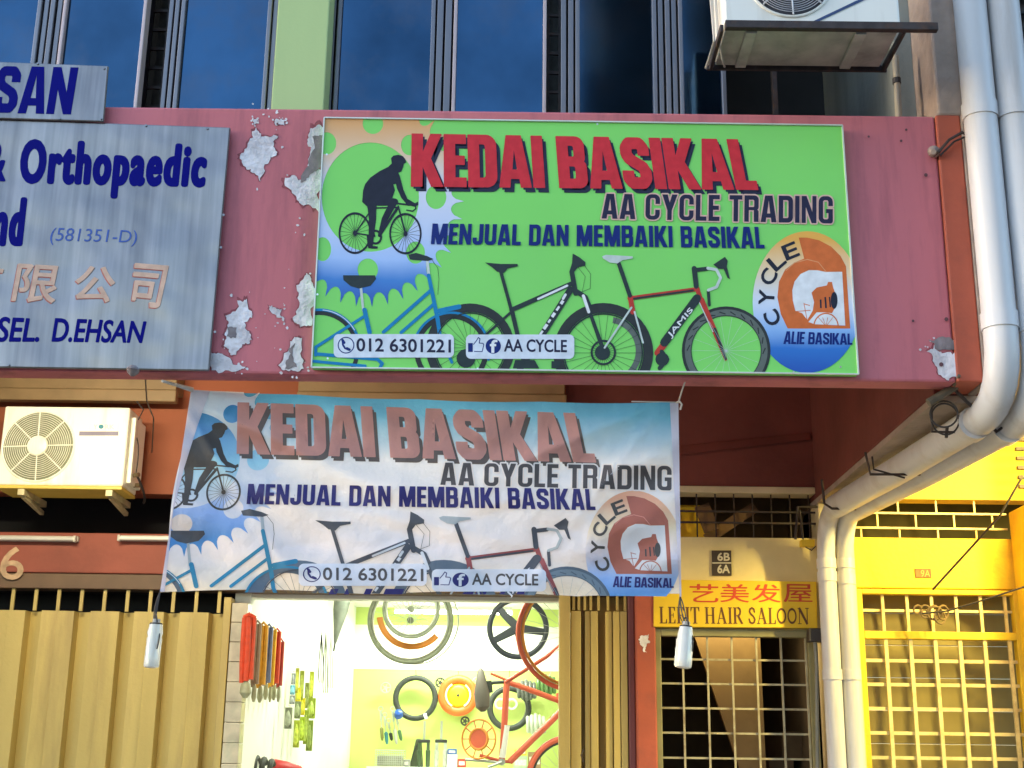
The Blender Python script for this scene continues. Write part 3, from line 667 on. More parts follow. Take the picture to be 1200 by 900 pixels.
# unfolded gate on the left: zigzag steel leaves
g = MB(); n = 26; pw = (X(108, 800, YW) - X(53, 800, YW)); x = xg1 - .05; pts = []; rg = random.Random(4)
while x > -6.4:
    p_ = pw * rg.uniform(.93, 1.07); j_ = rg.uniform(-.006, .006)
    pts += [(x, YW + .07 + j_), (x - p_ * .30, YW + .085), (x - p_ * .335, YW + .012 + j_), (x - p_ * .64, YW + .0 + j_), (x - p_ * .65, YW + .008 + j_), (x - p_ * .955, YW - .006 - j_)]; x -= p_
V = [(a, b, z) for z in (.16, GZ) for a, b in pts]; k = len(pts)
g.add(V, [(i, i + 1, i + 1 + k, i + k) for i in range(k - 1)])
gate = g.build('folding_gate', SHUT, P)
sm = gate.modifiers.new('s', 'SOLIDIFY'); sm.thickness = .004
m = MB()
for u_ in range(-14, 280, 27):
    if u_ < 262: m.box(X(u_ - 2, 705, YW), X(u_ + 2, 705, YW), YW + .02, YW + .034, GZ + .002, Z(100, 688, YW))
m.build('gate_rail', SHUT, gate)
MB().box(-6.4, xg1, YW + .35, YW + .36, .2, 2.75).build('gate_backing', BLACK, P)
MB().box(X(256, 800, YW), xg1, YW - .01, YW + .1, .15, Z(260, 700, YW)).build('gate_post', SHUT, P, bevel=.004)
tile = MB(); z = .15; i = 0
while z < 2.55:
    tile.box(xg1 + .006, xo0, YW - .006 - .002 * (i % 2), YW + .12, z, z + .118); z += .121; i += 1
tile.build('tiled_jamb', mat('old cream wall tiles', (.52, .46, .33), .3, var=.25, scale=9, dirt=(.3, .36, .25), dirt_amt=.6, dirt_scale=6), P, bevel=.003)
# folded stack on the right
st = MB(); lv = [(655, 668, 0, 0), (669, 681, .03, 1), (686, 692, .05, 1), (692.6, 701, .03, 1), (710, 718, .05, 1), (719, 727, .035, 0), (727.8, 735.5, .03, 1)]
for a, b, dy, s_ in lv:
    st.box(X(a, 800, YW), X(b, 800, YW), YW + dy - .03, YW + dy + .09, .16, Z(690, 690 if a < 660 else 716, YW))
sg = st.build('folded_gate', SHUT, P, bevel=.004)
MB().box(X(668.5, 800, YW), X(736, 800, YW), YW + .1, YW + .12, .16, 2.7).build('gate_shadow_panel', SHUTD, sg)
m = MB()
for u_ in (671, 677, 684, 691, 700, 711, 722, 731): m.box(X(u_, 700, YW), X(u_ + 3, 700, YW), YW + .01, YW + .03, Z(690, 715, YW), Z(690, 690, YW))
m.build('gate_rail', SHUT, sg)
h = MB().tube([at(684, 893, YW - .05), at(681, 885, YW - .06), at(684, 878, YW - .05)], .005, 6); h.build('gate_handle', DARKIRON, sg)
MAROON = mat('maroon timber jamb', (.17, .05, .055), .55, var=.15, scale=6, streak=True, dirt=(.1, .03, .03), dirt_amt=.5)
MB().box(X(736.6, 800, YW), xp0 - .002, YW - .01, YW + .15, .15, 2.8).build('door_jamb', MAROON, P, bevel=.006)
MB().box(xp0, xp1, YW - .05, YW + .4, .15, Z(750, 640, YW)).build('pillar', REDORANGE, P, bevel=.01)
sheet('peeling_patch', fill2d([jag([(751, 745), (760, 743), (762, 752), (757, 758), (758, 765), (754, 764), (750, 754)], .3, 5)]), lambda a, b: at(a, b, YW - .0535), PLASTER, P)
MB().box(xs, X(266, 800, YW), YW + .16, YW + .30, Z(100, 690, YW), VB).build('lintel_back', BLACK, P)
# shop room
SR, SL, SB, STOP = .712, xo0 - .012, 8.6, 3.22
WHITEW = mat('white shop wall', (.80, .81, .74), .6, var=.03, scale=3)
LIME = mat('lime green shop wall', (.56, .70, .19), .6, var=.06, scale=2)
MB().box(SL - .1, SL, YW + .13, SB, .15, STOP).build('shop_wall', WHITEW, P)
MB().box(.79, .868, YW + .41, SB, .15, STOP).build('shop_wall', WHITEW, P)
MB().box(SL - .1, SR + .155, SB, SB + .1, .15, Z(500, 785, SB)).build('shop_wall', LIME, P)
MB().box(SL - .1, SR + .155, SB - .006, SB + .1, Z(500, 785, SB) + .001, Z(500, 733, SB)).build('shop_wall', WHITEW, P)
MB().box(SL - .1, SR + .155, SB, SB + .1, Z(500, 733, SB) + .001, STOP).build('shop_wall', LIME, P)
MB().box(SL - .1, SR + .155, YW + .13, SB, STOP, STOP + .08).build('shop_ceiling', WHITEW, P)
MB().box(SL - .1, SR + .155, YW + .16, YW + .26, 2.62, STOP).build('shop_header', WHITEW, P)
# stair doorway of the upstairs salon
SX0, SX1 = X(775, 800, YW), X(957, 800, YW)
PZ0, PZ1 = Z(870, 738, YW), Z(870, 630, YW)
MB().box(xp1, xe, YW - .004, YW + .12, Z(870, 741, YW), PZ1).build('door_header', mat('cream header with lamp glow', (.72, .60, .30), .65, var=.1, scale=4, dirt=(.5, .42, .22), dirt_amt=.7, dirt_scale=2.5), P, bevel=.004)  # paint colour carries the yellow glow of the neighbour's lamp
BROWN = mat('brown painted stair panel', (.20, .135, .05), .6, var=.12, scale=3, dirt=(.1, .06, .02), dirt_amt=.5)
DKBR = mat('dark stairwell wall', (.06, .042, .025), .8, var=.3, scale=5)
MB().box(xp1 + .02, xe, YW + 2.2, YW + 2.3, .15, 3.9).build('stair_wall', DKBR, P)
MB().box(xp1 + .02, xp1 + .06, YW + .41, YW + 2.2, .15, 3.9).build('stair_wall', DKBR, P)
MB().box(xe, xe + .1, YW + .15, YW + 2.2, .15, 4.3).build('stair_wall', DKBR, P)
MB().slab([(X(796, 740, YW + .5), Z(796, 690, YW + .5)), (X(890, 740, YW + .5), Z(890, 690, YW + .5)), (X(897, 880, YW + .5), Z(890, 905, YW + .5)), (X(868, 900, YW + .5), Z(868, 905, YW + .5))], YW + .5, YW + .54).build('stair_panel', BROWN, P)
m = MB()
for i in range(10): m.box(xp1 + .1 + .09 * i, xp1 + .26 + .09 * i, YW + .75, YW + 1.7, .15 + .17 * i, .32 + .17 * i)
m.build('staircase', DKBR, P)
DOORP = mat('olive painted door steel', (.27, .25, .12), .5, .1, var=.15, scale=6, dirt=(.15, .13, .07), dirt_amt=.5)
BARM = mat('pale grille bars', (.42, .38, .25), .5, .2, var=.18, scale=10, dirt=(.18, .12, .06), dirt_amt=.75, dirt_scale=9)
fr = MB().box(SX0 - .05, SX0, YW - .02, YW + .05, .15, PZ0).box(X(948, 800, YW), SX1, YW - .02, YW + .05, .15, PZ0).box(SX0, X(948, 800, YW), YW - .022, YW + .05, PZ0 - .045, PZ0).box(SX0, X(948, 800, YW), YW - .018, YW + .05, .15, .2).build('grille_door', DOORP, P, bevel=.004)
m = MB(); x0, x1 = SX0, X(948, 800, YW); step = X(830, 800, YW) - X(801, 800, YW); x = X(801, 800, YW)
while x < x1: m.box(x - .006, x + .006, YW, YW + .012, .2, PZ0 - .045); x += step
z = Z(850, 773, YW); sz = Z(850, 773, YW) - Z(850, 801.5, YW)
while z > .2: m.box(x0, x1, YW + .0125, YW + .022, z - .006, z + .006); z -= sz
m.build('grille_bars', BARM, fr)
# vent over the salon doorway with its rods
MB().box(xm, xe, YW + .9, YW + .92, LW - .2, UW + .2).build('vent_backing', DKBR, P)
m = MB()
for v_ in (600, 613): m.box(xm, xe, YW + .02, YW + .03, Z(870, v_, YW), Z(870, v_, YW) + .012)
for u_ in range(795, 950, 22): m.box(X(u_, 610, YW), X(u_, 610, YW) + .008, YW + .031, YW + .039, LW, UW)
m.build('vent_bars', DARKIRON, P)
m = MB().bar(at(828, 632, YW + .3), at(885, 594, YW + .3), .03, .07).bar(at(822, 592, YW + .25), at(834, 622, YW + .25), .02, .1); m.build('vent_brace', mat('old timber', (.17, .1, .05), .7, var=.25, scale=9), P)
MB().box(X(795, 610, YW + .4), X(826, 610, YW + .4), YW + .4, YW + .5, LW - .05, Z(810, 592, YW + .4)).build('stair_panel', YELLOWP, P)
# party-wall pillar behind the pipes, and the street column line
MB().box(1.93, 2.145, YW - .06, YW + .4, .15, ZB - .037).build('pillar', CREAM, P, bevel=.008)

# ------------------------------------------------------------------ the yellow neighbour on the right
yh = thing('shophouse', (2.7, 2.7, .15), 'bright yellow shophouse entrance with white grille door lit by a yellow lamp', 'building'); P = yh
YX0, YX1 = 2.147, 3.15
YV1, YV0 = Z(1090, 585, YW), Z(1090, 631, YW)
MB().box(YX0, 5.5, YW, YW + .15, YV1, ZC).build('upper_wall', YELLOWP, P)
MB().box(YX0, 5.5, YW - .015, YW + .15, Z(1090, 690, YW), YV0).build('lintel', YELLOWP, P, bevel=.006)
MB().box(YX0, 5.5, YW + .6, YW + .62, YV0 - .1, YV1 + .1).build('vent_backing', mat('olive dusk room', (.10, .085, .03), .8, var=.2), P)
VB_M = mat('pale yellow iron', (.74, .62, .30), .5, .1, var=.12, scale=8, dirt=(.34, .2, .07), dirt_amt=.75, dirt_scale=7)
m = MB()
for v_, o in ((601, 0), (618.5, 1)): z = Z(1090, v_, YW); m.box(YX0, YX1, YW + .02, YW + .03, z - .006, z + .006)
zr = [YV1, Z(1090, 601, YW), Z(1090, 618.5, YW), YV0]
for r_ in range(3):
    u_ = 1010 + 20 * (r_ % 2)
    while u_ < 1180: x = X(u_, 610, YW); m.box(x - .005, x + .005, YW + .0305, YW + .039, zr[r_ + 1], zr[r_]); u_ += 45
m.build('vent_bars', VB_M, P)
MB().box(YX1, YX1 + .25, YW - .5, YW - .016, .15, Z(1180, 583, YW - .5)).build('pillar', YELLOWP, P, bevel=.008)
gx0, gx1 = X(1011, 740, YW), X(1194, 740, YW) - .03
zt_, zm0, zm1 = Z(1100, 692, YW), Z(1100, 741, YW), Z(1100, 750, YW)
fr = MB().box(gx0 - .04, gx0, YW - .04, YW + .03, .15, zt_).box(gx1, gx1 + .045, YW - .04, YW + .03, .15, zt_).box(gx0, gx1, YW - .042, YW + .03, zt_ - .03, zt_).box(gx0, gx1, YW - .042, YW + .03, zm1, zm0).build('grille_door', YELLOWP, P, bevel=.004)
m = MB(); gs = (gx1 - gx0) / 6.15
for i in range(1, 7): x = gx0 + gs * i - .02; m.box(x - .009, x + .009, YW - .01, YW + .004, zm0, zt_ - .03).box(x - .011, x + .011, YW - .03, YW - .012, .2, zm1)
z = Z(1100, 716, YW); m.box(gx0, gx1, YW + .0045, YW + .014, z - .008, z + .008)
sz = Z(1100, 775, YW) - Z(1100, 803, YW); z = Z(1100, 775, YW)
while z > .2: m.box(gx0, gx1, YW - .0115, YW - .002, z - .010, z + .010); z -= sz
m.build('grille_bars', VB_M, fr)
sh = MB(); z = .16
while z < 2.75: sh.box(gx0 - .04, gx1 + .05, YW + .20, YW + .23 - .01, z, z + .2); z += .2015
sh.box(gx1 + .051, 3.6, YW + .2, YW + .22, .15, 2.759).build('door_shutter', mat('olive roller shutter', (.27, .22, .08), .5, .1, var=.12, scale=4, streak=True, dirt=(.16, .13, .05), dirt_amt=.5), P, bevel=.004)
MB().box(YX0, 5.5, YW + .151, YW + .3, 2.76, YV0).build('wall_core', YELLOWP, P)
MB().box(2.2, 5.5, .3, .5, 3.62, 8.0).build('upper_wall', mat('dark neighbour wall', (.09, .09, .10), .8, var=.2, scale=3), P)
m = MB(); z = 4.3
while z < 7.8: m.hexa([(2.45, .24, z), (5, .24, z), (5, .295, z + .03), (2.45, .295, z + .03), (2.45, .24, z + .012), (5, .24, z + .012), (5, .295, z + .042), (2.45, .295, z + .042)]); z += .09
m.build('louvre', mat('dark louvre blades', (.03, .03, .035), .5, .3, var=.2), P)
m = MB(); z = 3.3
while z < 4.2: m.box(3.13, 5.4, YW - .3, YW - .27, z, z + .02); z += .06
m.build('louvre', DARKIRON, P)

# ------------------------------------------------------------------ downpipes
def arc(p, c, q, n=7):
    p, c, q = Vector(p), Vector(c), Vector(q)
    return [p * (1 - t) ** 2 + c * 2 * t * (1 - t) + q * t * t for t in [i / n for i in range(n + 1)]]
def pipe(label, xf, xb, rr, rb, zbt, yb, yf):
    t = thing('downpipe', (xf, yf, ZB), label, 'drainpipe', 'drainpipes on the corner')
    zz = zbt
    a = [(xf, yf, 8.0), (xf, yf, 4.0)] + arc((xf, yf, zz + .30), (xf, yf, zz), (xf - .01, yf + .32, zz))
    m = MB().tube(a + [(xf * .5 + xb * .5, 1.2, zz - .02)] + arc((xb, yb - .30, zz - .03), (xb, yb, zz - .03), (xb, yb, zz - .34)) + [(xb, yb, .15)], [rr] * 11 + [rr * .93] + [rb] * 9, 20)
    m.build('pipe', PVC, t, smooth=True)
    for z in (zz + .33, 4.52, 5.6): MB().tube([(xf, yf, z), (xf, yf, z + .075)], rr + .006, 20).build('collar', PVC, t, smooth=True)
    for yy in (yf + .33, yb - .36): xx = xf + (xb - xf) * (yy - yf) / (yb - yf); MB().tube([(xx, yy, zz - .01), (xx, yy + .08, zz - .012)], rr * .97 + .005 if yy < 1 else rb + .006, 20).build('collar', PVC, t, smooth=True)
    for z in (zz - .38, Z(970, 655, yb), Z(985, 785, yb)): MB().tube([(xb, yb, z), (xb, yb, z - .06)], rb + .005, 20).build('collar', PVC, t, smooth=True)
    return t
pipe('left of the two grey downpipes, bending under the beam beside the red wall', X(1136, 0, -.1), X(966, 615, 2.5), .075, .055, 3.16, 2.5, -.1)
pipe('right of the two grey downpipes, on the outer corner next to the yellow house', X(1136, 0, -.1) + .157, X(988, 615, 2.5), .075, .057, 3.145, 2.52, -.1)

# ------------------------------------------------------------------ air conditioners
ACW = mat('white enamelled air conditioner', (.78, .78, .74), .4, var=.04, scale=4, dirt=(.42, .38, .32), dirt_amt=.5, dirt_scale=6, streak=True)
ACY = mat('aged cream air conditioner', (.90, .89, .76), .4, var=.04, scale=4, dirt=(.55, .46, .26), dirt_amt=.55, dirt_scale=7, streak=True)
FANG = mat('grey green fan recess', (.20, .22, .14), .6, var=.15, scale=20)
FAND = mat('dark fan recess', (.03, .03, .04), .6, var=.2)
def aircon(t, x0, x1, y0, dep, z0, z1, fx, fz, fr_, body, rec, hubm, wire):
    b = MB().box(x0, x1, y0, y0 + dep, z0, z1).build('casing', body, t, bevel=.012)
    MB().ring((fx, y0 - .002, fz), (0, 1, 0), fr_ + .006, .007, 48, 8).build('fan_bezel', body, b, smooth=True)
    MB().disc((fx, y0 - .002, fz), (0, 1, 0), fr_, 48, .004).build('fan_recess', rec, t)
    m = MB(); k = 17
    for i in range(4, k): m.ring((fx, y0 - .016, fz), (0, 1, 0), fr_ * i / k, .0016, 40, 5)
    for i in range(8):
        a = math.pi / 4 * i + .04; m.tube([(fx + .05 * math.cos(a), y0 - .017, fz + .05 * math.sin(a)), (fx + fr_ * math.cos(a), y0 - .012, fz + fr_ * math.sin(a))], .0042, 6)
    m.build('fan_guard', wire, t)
    MB().lathe([(0, .062), (.7, .06), (1, .05)], (fx, y0 - .012, fz), (fx, y0 - .028, fz), 24).build('fan_hub', hubm, t, smooth=True)
    return b
# under the walkway
y0 = 2.28; x0, x1, z0, z1 = X(0, 525, y0), X(148, 525, y0), Z(75, 569, y0), Z(75, 476.5, y0)
ac = thing('air_conditioner', ((x0 + x1) / 2, y0 + .15, z0), 'cream air conditioner on a wall bracket under the walkway, facing the street', 'air conditioner', 'outdoor air conditioner units')
ab = aircon(ac, x0, x1, y0, .30, z0, z1, X(45, 523, y0), Z(45, 523, y0), .214, ACY, FANG, ACY, ACY)
MB().box(x0 + .002, x1 - .002, y0 - .008, y0 + .29, z0 - .022, z0 - .001).build('base_flange', mat('yellowed base tray', (.62, .45, .08), .5, var=.1), ac, bevel=.003)
CBS = mat('cream bracket steel', (.5, .44, .25), .5, .2, var=.2, scale=12)
for x in (x0 + .14, x1 - .1): MB().box(x, x + .04, y0 + .0, YW - .002, z0 - .06, z0 - .024).bar((x + .02, y0 + .05, z0 - .06), (x + .02, YW - .01, z0 - .1), .025, .025).build('wall_bracket', CBS, ac)
m = MB().box(x1 + .0005, x1 + .03, y0 + .05, y0 + .28, z0 + .03, z1 - .05).build('side_cover', ACY, ac, bevel=.006)
BRASS = mat('dull brass valve', (.25, .2, .12), .4, .7, var=.2)
m = MB().tube([(x1 + .02, y0 + .1, z0 + .09), (x1 + .07, y0 + .08, z0 + .09)], .014, 8).tube([(x1 + .02, y0 + .17, z0 + .04), (x1 + .065, y0 + .15, z0 + .04)], .014, 8).build('valve', BRASS, ac)
m = MB().tube(arc((x1 + .055, y0 + .08, z0 + .09), (x1 + .1, y0 + .2, z0 - .02), (x1 + .03, y0 + .38, z0 - .03)) , .008, 6).tube(arc((x1 + .03, y0 + .1, z1 - .17), (x1 + .07, y0 + .06, z0 + .25), (x1 + .045, y0 + .1, z0 + .1)), .004, 6).build('hose', WIREM, ac)
f_ac = lambda a, b: at(a, b, y0 - .0025)
sheet('maker_plate', fill2d([[(93, 505.5), (139, 505.5), (138.5, 510.5), (92.5, 510.5)]]), f_ac, mat('violet grey plate', (.2, .18, .26), .5), ab)
sheet('maker_mark', fill2d([circle(118.5, 500, 3, 2.6, 20)]), f_ac, mat('teal mark', (.02, .22, .3), .5), ab)
GREYL = mat('pale grey lettering', (.42, .45, .5), .5)
sheet('maker_lettering', merge(typed('Y', (110, 497.5), (114, 497.5), (114, 503), (110, 503)), typed('RK', (123, 497.5), (134, 497.5), (134, 503), (123, 503))), f_ac, GREYL, ab)
# above the fascia
y1 = -.4; a0, a1, c0 = X(848.5, 20, y1), X(1055, 20, y1), Z(950, 30, y1); c1 = c0 + .56
ac2 = thing('air_conditioner', ((a0 + a1) / 2, y1 + .17, c0), 'bluish white air conditioner on a dark steel frame above the signboard', 'air conditioner', 'outdoor air conditioner units')
ab2 = aircon(ac2, a0, a1, y1, .34, c0, c1, X(925, -24, y1), Z(925, -24, y1), .185, ACW, FAND, ACW, mat('dull white wire', (.5, .5, .52), .4, .2))
STRIPE = mat('dark blue stripe', (.03, .06, .16), .5)
sheet('casing_stripe', fill2d([[(944, 29), (951, 29), (1030, -8), (1022, -8)]]), lambda a, b: at(a, b, y1 - .0025), STRIPE, ab2)
UND = mat('galvanised underside', (.46, .46, .41), .6, .3, var=.2, scale=9, dirt=(.17, .16, .13), dirt_amt=.6, dirt_scale=6)
MB().box(a0 + .01, a1 - .01, y1 + .01, y1 + .335, c0 - .012, c0 - .001).build('under_tray', UND, ac2)
for x in (a0 + .1, a1 - .2): MB().box(x, x + .05, y1 + .02, y1 + .33, c0 - .03, c0 - .0125).build('tray_rib', UND, ac2, bevel=.003)
m = MB().box(a0 - .0, X(1097, 36, y1), y1 - .035, y1 - .003, c0 - .034, c0 + .004).box(a0 - .03, a1 + .03, y1 + .345, y1 + .36, c0 - .03, c0 + .002)
m.box(a0 - .02, a0 - .004, y1 - .002, y1 + .344, c0 - .036, c0 + .0).box(a1 + .005, a1 + .02, y1 - .002, y1 + .344, c0 - .036, c0 + .0)
m.build('support_frame', DARKIRON, ac2, bevel=.003)
m = MB()
for i, dx in enumerate((-.03, -.016, -.042)):
    m.tube([(a0 + dx, y1 + .12, c1), (a0 + dx - .004, y1 + .1, c0 + .3), (a0 + dx + .006 * i, y1 + .11, c0 - .02)] + ([(a0 + .02, y1 + .2, c0 - .06), (a0 + .05, y1 + .32, c0 - .03)] if i == 1 else [(a0 + dx, y1 + .3, c0 - .03 - .01 * i)]), .0055, 6)
m.build('cable', mat('pale cable sheath', (.42, .4, .38), .6, var=.15), ac2)
t = thing('drain_hose', (X(1048, 110, .2), .2, ZT), 'short pale drain hose standing behind the fascia below the upper air conditioner', 'pipe')
MB().tube([at(1049, 66, .2), at(1051, 95, .2), at(1053, 138, .2)], .016, 10).build('hose', mat('beige hose', (.4, .36, .28), .5, var=.1), t, smooth=True)
MB().tube([at(1050.6, 92, .2), at(1051, 98, .2)], .021, 10).build('clip', WIREM, t)

# ------------------------------------------------------------------ steel signs of the shop next door
STEEL = bpy.data.materials.new('brushed stainless sheet'); STEEL.use_nodes = True
nt = STEEL.node_tree; L = nt.links; b = nt.nodes['Principled BSDF']; b.inputs['Metallic'].default_value = .8
tc = N(nt, 'ShaderNodeTexCoord'); mp = N(nt, 'ShaderNodeMapping'); mp.inputs['Scale'].default_value = (1, 1, .04); L.new(tc.outputs['Object'], mp.inputs[0])
n1 = N(nt, 'ShaderNodeTexNoise'); n1.inputs['Scale'].default_value = 45; n1.inputs['Detail'].default_value = 5; L.new(mp.outputs[0], n1.inputs['Vector'])
cr = N(nt, 'ShaderNodeValToRGB'); cr.color_ramp.elements[0].color = (.17, .16, .16, 1); cr.color_ramp.elements[1].color = (.38, .36, .365, 1); L.new(n1.outputs['Fac'], cr.inputs[0])
n4 = N(nt, 'ShaderNodeTexNoise'); n4.inputs['Scale'].default_value = 2.2; n4.inputs['Detail'].default_value = 5; mp4 = N(nt, 'ShaderNodeMapping'); mp4.inputs['Scale'].default_value = (2.2, 1, .5); L.new(tc.outputs['Object'], mp4.inputs[0]); L.new(mp4.outputs[0], n4.inputs['Vector'])
c4 = N(nt, 'ShaderNodeValToRGB'); c4.color_ramp.elements[0].position = .36; c4.color_ramp.elements[1].position = .66; c4.color_ramp.elements[0].color = (.72, .71, .72, 1); c4.color_ramp.elements[1].color = (1, 1, 1, 1); L.new(n4.outputs['Fac'], c4.inputs[0])
m4 = N(nt, 'ShaderNodeMix', data_type='RGBA', blend_type='MULTIPLY'); m4.inputs[0].default_value = 1; L.new(cr.outputs[0], m4.inputs[6]); L.new(c4.outputs[0], m4.inputs[7]); L.new(m4.outputs[2], b.inputs['Base Color'])
mr = N(nt, 'ShaderNodeMapRange'); mr.inputs[3].default_value = .24; mr.inputs[4].default_value = .4; L.new(n1.outputs['Fac'], mr.inputs[0]); L.new(mr.outputs[0], b.inputs['Roughness'])
n2 = N(nt, 'ShaderNodeTexNoise'); n2.inputs['Scale'].default_value = 2.3; n2.inputs['Detail'].default_value = 2; L.new(tc.outputs['Object'], n2.inputs['Vector'])
bp = N(nt, 'ShaderNodeBump'); bp.inputs['Strength'].default_value = .55; bp.inputs['Distance'].default_value = .07; L.new(n2.outputs['Fac'], bp.inputs['Height'])
bp2 = N(nt, 'ShaderNodeBump'); bp2.inputs['Strength'].default_value = .02; bp2.inputs['Distance'].default_value = .004; L.new(n1.outputs['Fac'], bp2.inputs['Height']); L.new(bp.outputs[0], bp2.inputs['Normal']); L.new(bp2.outputs[0], b.inputs['Normal'])
STEELB = mat('dark blue sign letters', (.002, .003, .17), .5, var=.06, spec=.05)
BLUET = mat('thin blue letters', (.02, .07, .34), .45, var=.08)
GOLD = mat('faded peach characters', (.62, .40, .30), .6, var=.2, scale=16)
GOLDR = mat('red character edges', (.5, .12, .09), .6, var=.2)
def pxslab(pts, ya, yb): return MB().slab([(at(a, b, ya).x, at(a, b, ya).z) for a, b in pts], ya, yb)
yb = -.034
big = thing('signboard', tuple(at(150, 432, yb)), 'large brushed steel signboard with blue Orthopaedic lettering on the red fascia', 'signboard', 'steel signs of the neighbouring shop')
pxslab([(-160, 134), (270, 149), (245, 434.5), (-160, 428)], yb, -.02).build('panel', STEEL, big, bevel=.006)
fb = lambda a, b: at(a, b, yb - .0015)
sheet('lettering', merge(typed('&', (-14, 166), (6.5, 167), (5, 212), (-16, 211), .03), typed('Orthopaedic', (27, 165), (241, 171), (238, 232), (25, 228), .045, .1, 1.2), typed('nd', (-4, 233), (29.5, 233.5), (26, 286), (-8, 286), .05, .1, 1.2), typed('SEL.', (-2, 371.5), (47, 374), (45, 400), (-4, 400), .03, .12), typed('D.EHSAN', (63, 373), (171, 377), (168, 401.5), (61, 400), .03, .12)), fb, STEELB, big)
sheet('number_lettering', typed('(581351-D)', (60, 266.5), (161, 270), (160, 289), (58, 287), .0, .1), fb, BLUET, big)
cj = [typed('限', (17, 309), (68, 312), (64, 355), (14, 352), .019, .1), typed('公', (91, 311), (136, 314), (132, 354), (87, 352), .019, .1), typed('司', (158, 309), (197, 312), (190, 361), (154, 357), .019, .1), typed('有', (-42, 307), (4, 310), (1, 352), (-46, 350), .019, .1)]
sheet('character_edges', merge(*[([(a - 1.0, b + 1.0) for a, b in V], F) for V, F in cj]), fb, GOLDR, big)
sheet('characters', merge(*cj), lambda a, b: at(a, b, yb - .003), GOLD, big)
SCREW = mat('dull screw', (.2, .2, .22), .4, .8)
m = MB()
for a, b_ in ((243, 150.5), (171, 147), (262, 252), (259, 290), (252, 389), (10, 427.5), (70, 139)): m.disc(at(a, b_, yb - .003), (0, 1, 0), .006, 10, .005)
m.build('screw', SCREW, big)
y2 = -.05
sml = thing('signboard', tuple(at(60, 142, y2)), 'smaller steel sign strip reading SAN, mounted above the large steel signboard', 'signboard', 'steel signs of the neighbouring shop')
pxslab([(-160, 66), (127, 77), (121.5, 142.5), (-160, 134)], y2, -.036).build('panel', STEEL, sml, bevel=.005)
sheet('lettering', merge(letters(poster('SAN', (-2, 77), (92, 79), (83, 134), (-10, 132), s=.2, shear=.0))), lambda a, b: at(a, b, y2 - .0015), STEELB, sml)
m = MB()
for a, b_ in ((122, 80), (118.5, 139), (44, 74.5), (70, 139)): m.disc(at(a, b_, y2 - .003), (0, 1, 0), .005, 10, .005)
m.build('screw', SCREW, sml)

# ------------------------------------------------------------------ printed signboard
BQ = [(380, 138), (987, 147), (1006, 438.5), (365, 430.5)]
ys = -.045
board = thing('signboard', tuple(at(685, 434, ys)), 'bright green printed board advertising the bicycle shop, with red headline, on the fascia', 'signboard')
BG = mat('green printed vinyl', (.22, .68, .15), .5, var=.03, scale=2, spec=.2, dirt=(.22, .58, .2), dirt_amt=.35, dirt_scale=1.3)
pxslab(BQ, ys, -.002).build('panel', BG, board, bevel=.003)
m = MB(); px = [Vector(at(a, b, ys - .004)) for a, b in BQ]
for i in range(4): m.bar(px[i], px[(i + 1) % 4], .006, .01, (0, 1, 0))
m.build('edge_trim', mat('pale aluminium edge', (.62, .66, .62), .45, .3, var=.1), board)
zz_ = lambda v, Y=ys: Z(600, v, Y)
orange_, lav, sky_, mid, deep = (.72, .36, .13), (.66, .68, .80), (.36, .52, .86), (.04, .20, .58), (.012, .07, .40)
def P_(n, c, **k): return mat('print ' + n, c, .5, var=.10, scale=26, spec=.15, **k)
board_pal = dict(gear=ramp_mat('print gradient orange to blue', [(zz_(142), orange_), (zz_(180), (.75, .55, .38)), (zz_(215), lav), (zz_(270), (.5, .6, .85)), (zz_(300), sky_), (zz_(325), mid), (zz_(355), deep)]),
    oval=ramp_mat('print oval gradient', [(zz_(272), (.80, .40, .07)), (zz_(310), (.78, .62, .42)), (zz_(345), (.62, .70, .86)), (zz_(378), (.25, .45, .80)), (zz_(400), (.02, .16, .55)), (zz_(438), (.008, .05, .36))]),
    hole=BG, orange=P_('burnt orange', (.62, .15, .045)), white=P_('white', (.72, .74, .78)), ink=P_('black', (.022, .026, .045)), ink2=P_('dark navy', (.025, .026, .06)), peach=P_('peach', (.68, .30, .14)),
    navy=P_('navy', (.010, .025, .17)), tyre=P_('tyre grey', (.035, .042, .045)), rim=P_('rim grey', (.12, .145, .135)), dark=P_('charcoal', (.03, .045, .05)), silver=P_('silver', (.52, .60, .58)), blue=P_('blue', (.015, .21, .46)),
    red=P_('frame red', (.48, .05, .04)), shade=P_('shadow', (.025, .03, .06)), headline=P_('headline red', (.58, .035, .05)), outline=P_('pink outline', (.66, .42, .36)), plate=P_('white plate', (.64, .70, .80)))
idm = lambda a, b: (a, b)
def board_layer(name, key, VF):
    yy = ys - .0006 - .0004 * SLOT[name]
    sheet(name, VF, lambda a, b: at(a, b, yy), board_pal[key], board)
artwork(board_layer, {k: idm for k in ('gear', 'logo', 'mtb', 'road', 'blue', 'rider', 'title', 'sub', 'slogan', 'pill1', 'pill2')}, [(381, 139), (986, 148), (1005, 437.5), (366, 429.5)], 'board')
m = MB()
for a, b_ in ((383, 181), (384, 420), (700, 145.5), (985, 430), (930, 436), (372, 345), (560, 432), (700, 434), (820, 436)): m.disc(at(a, b_, ys - .022), (0, 1, 0), .0045, 10, .004)
m.build('screw', mat('bright screw', (.7, .7, .72), .3, .8), board)

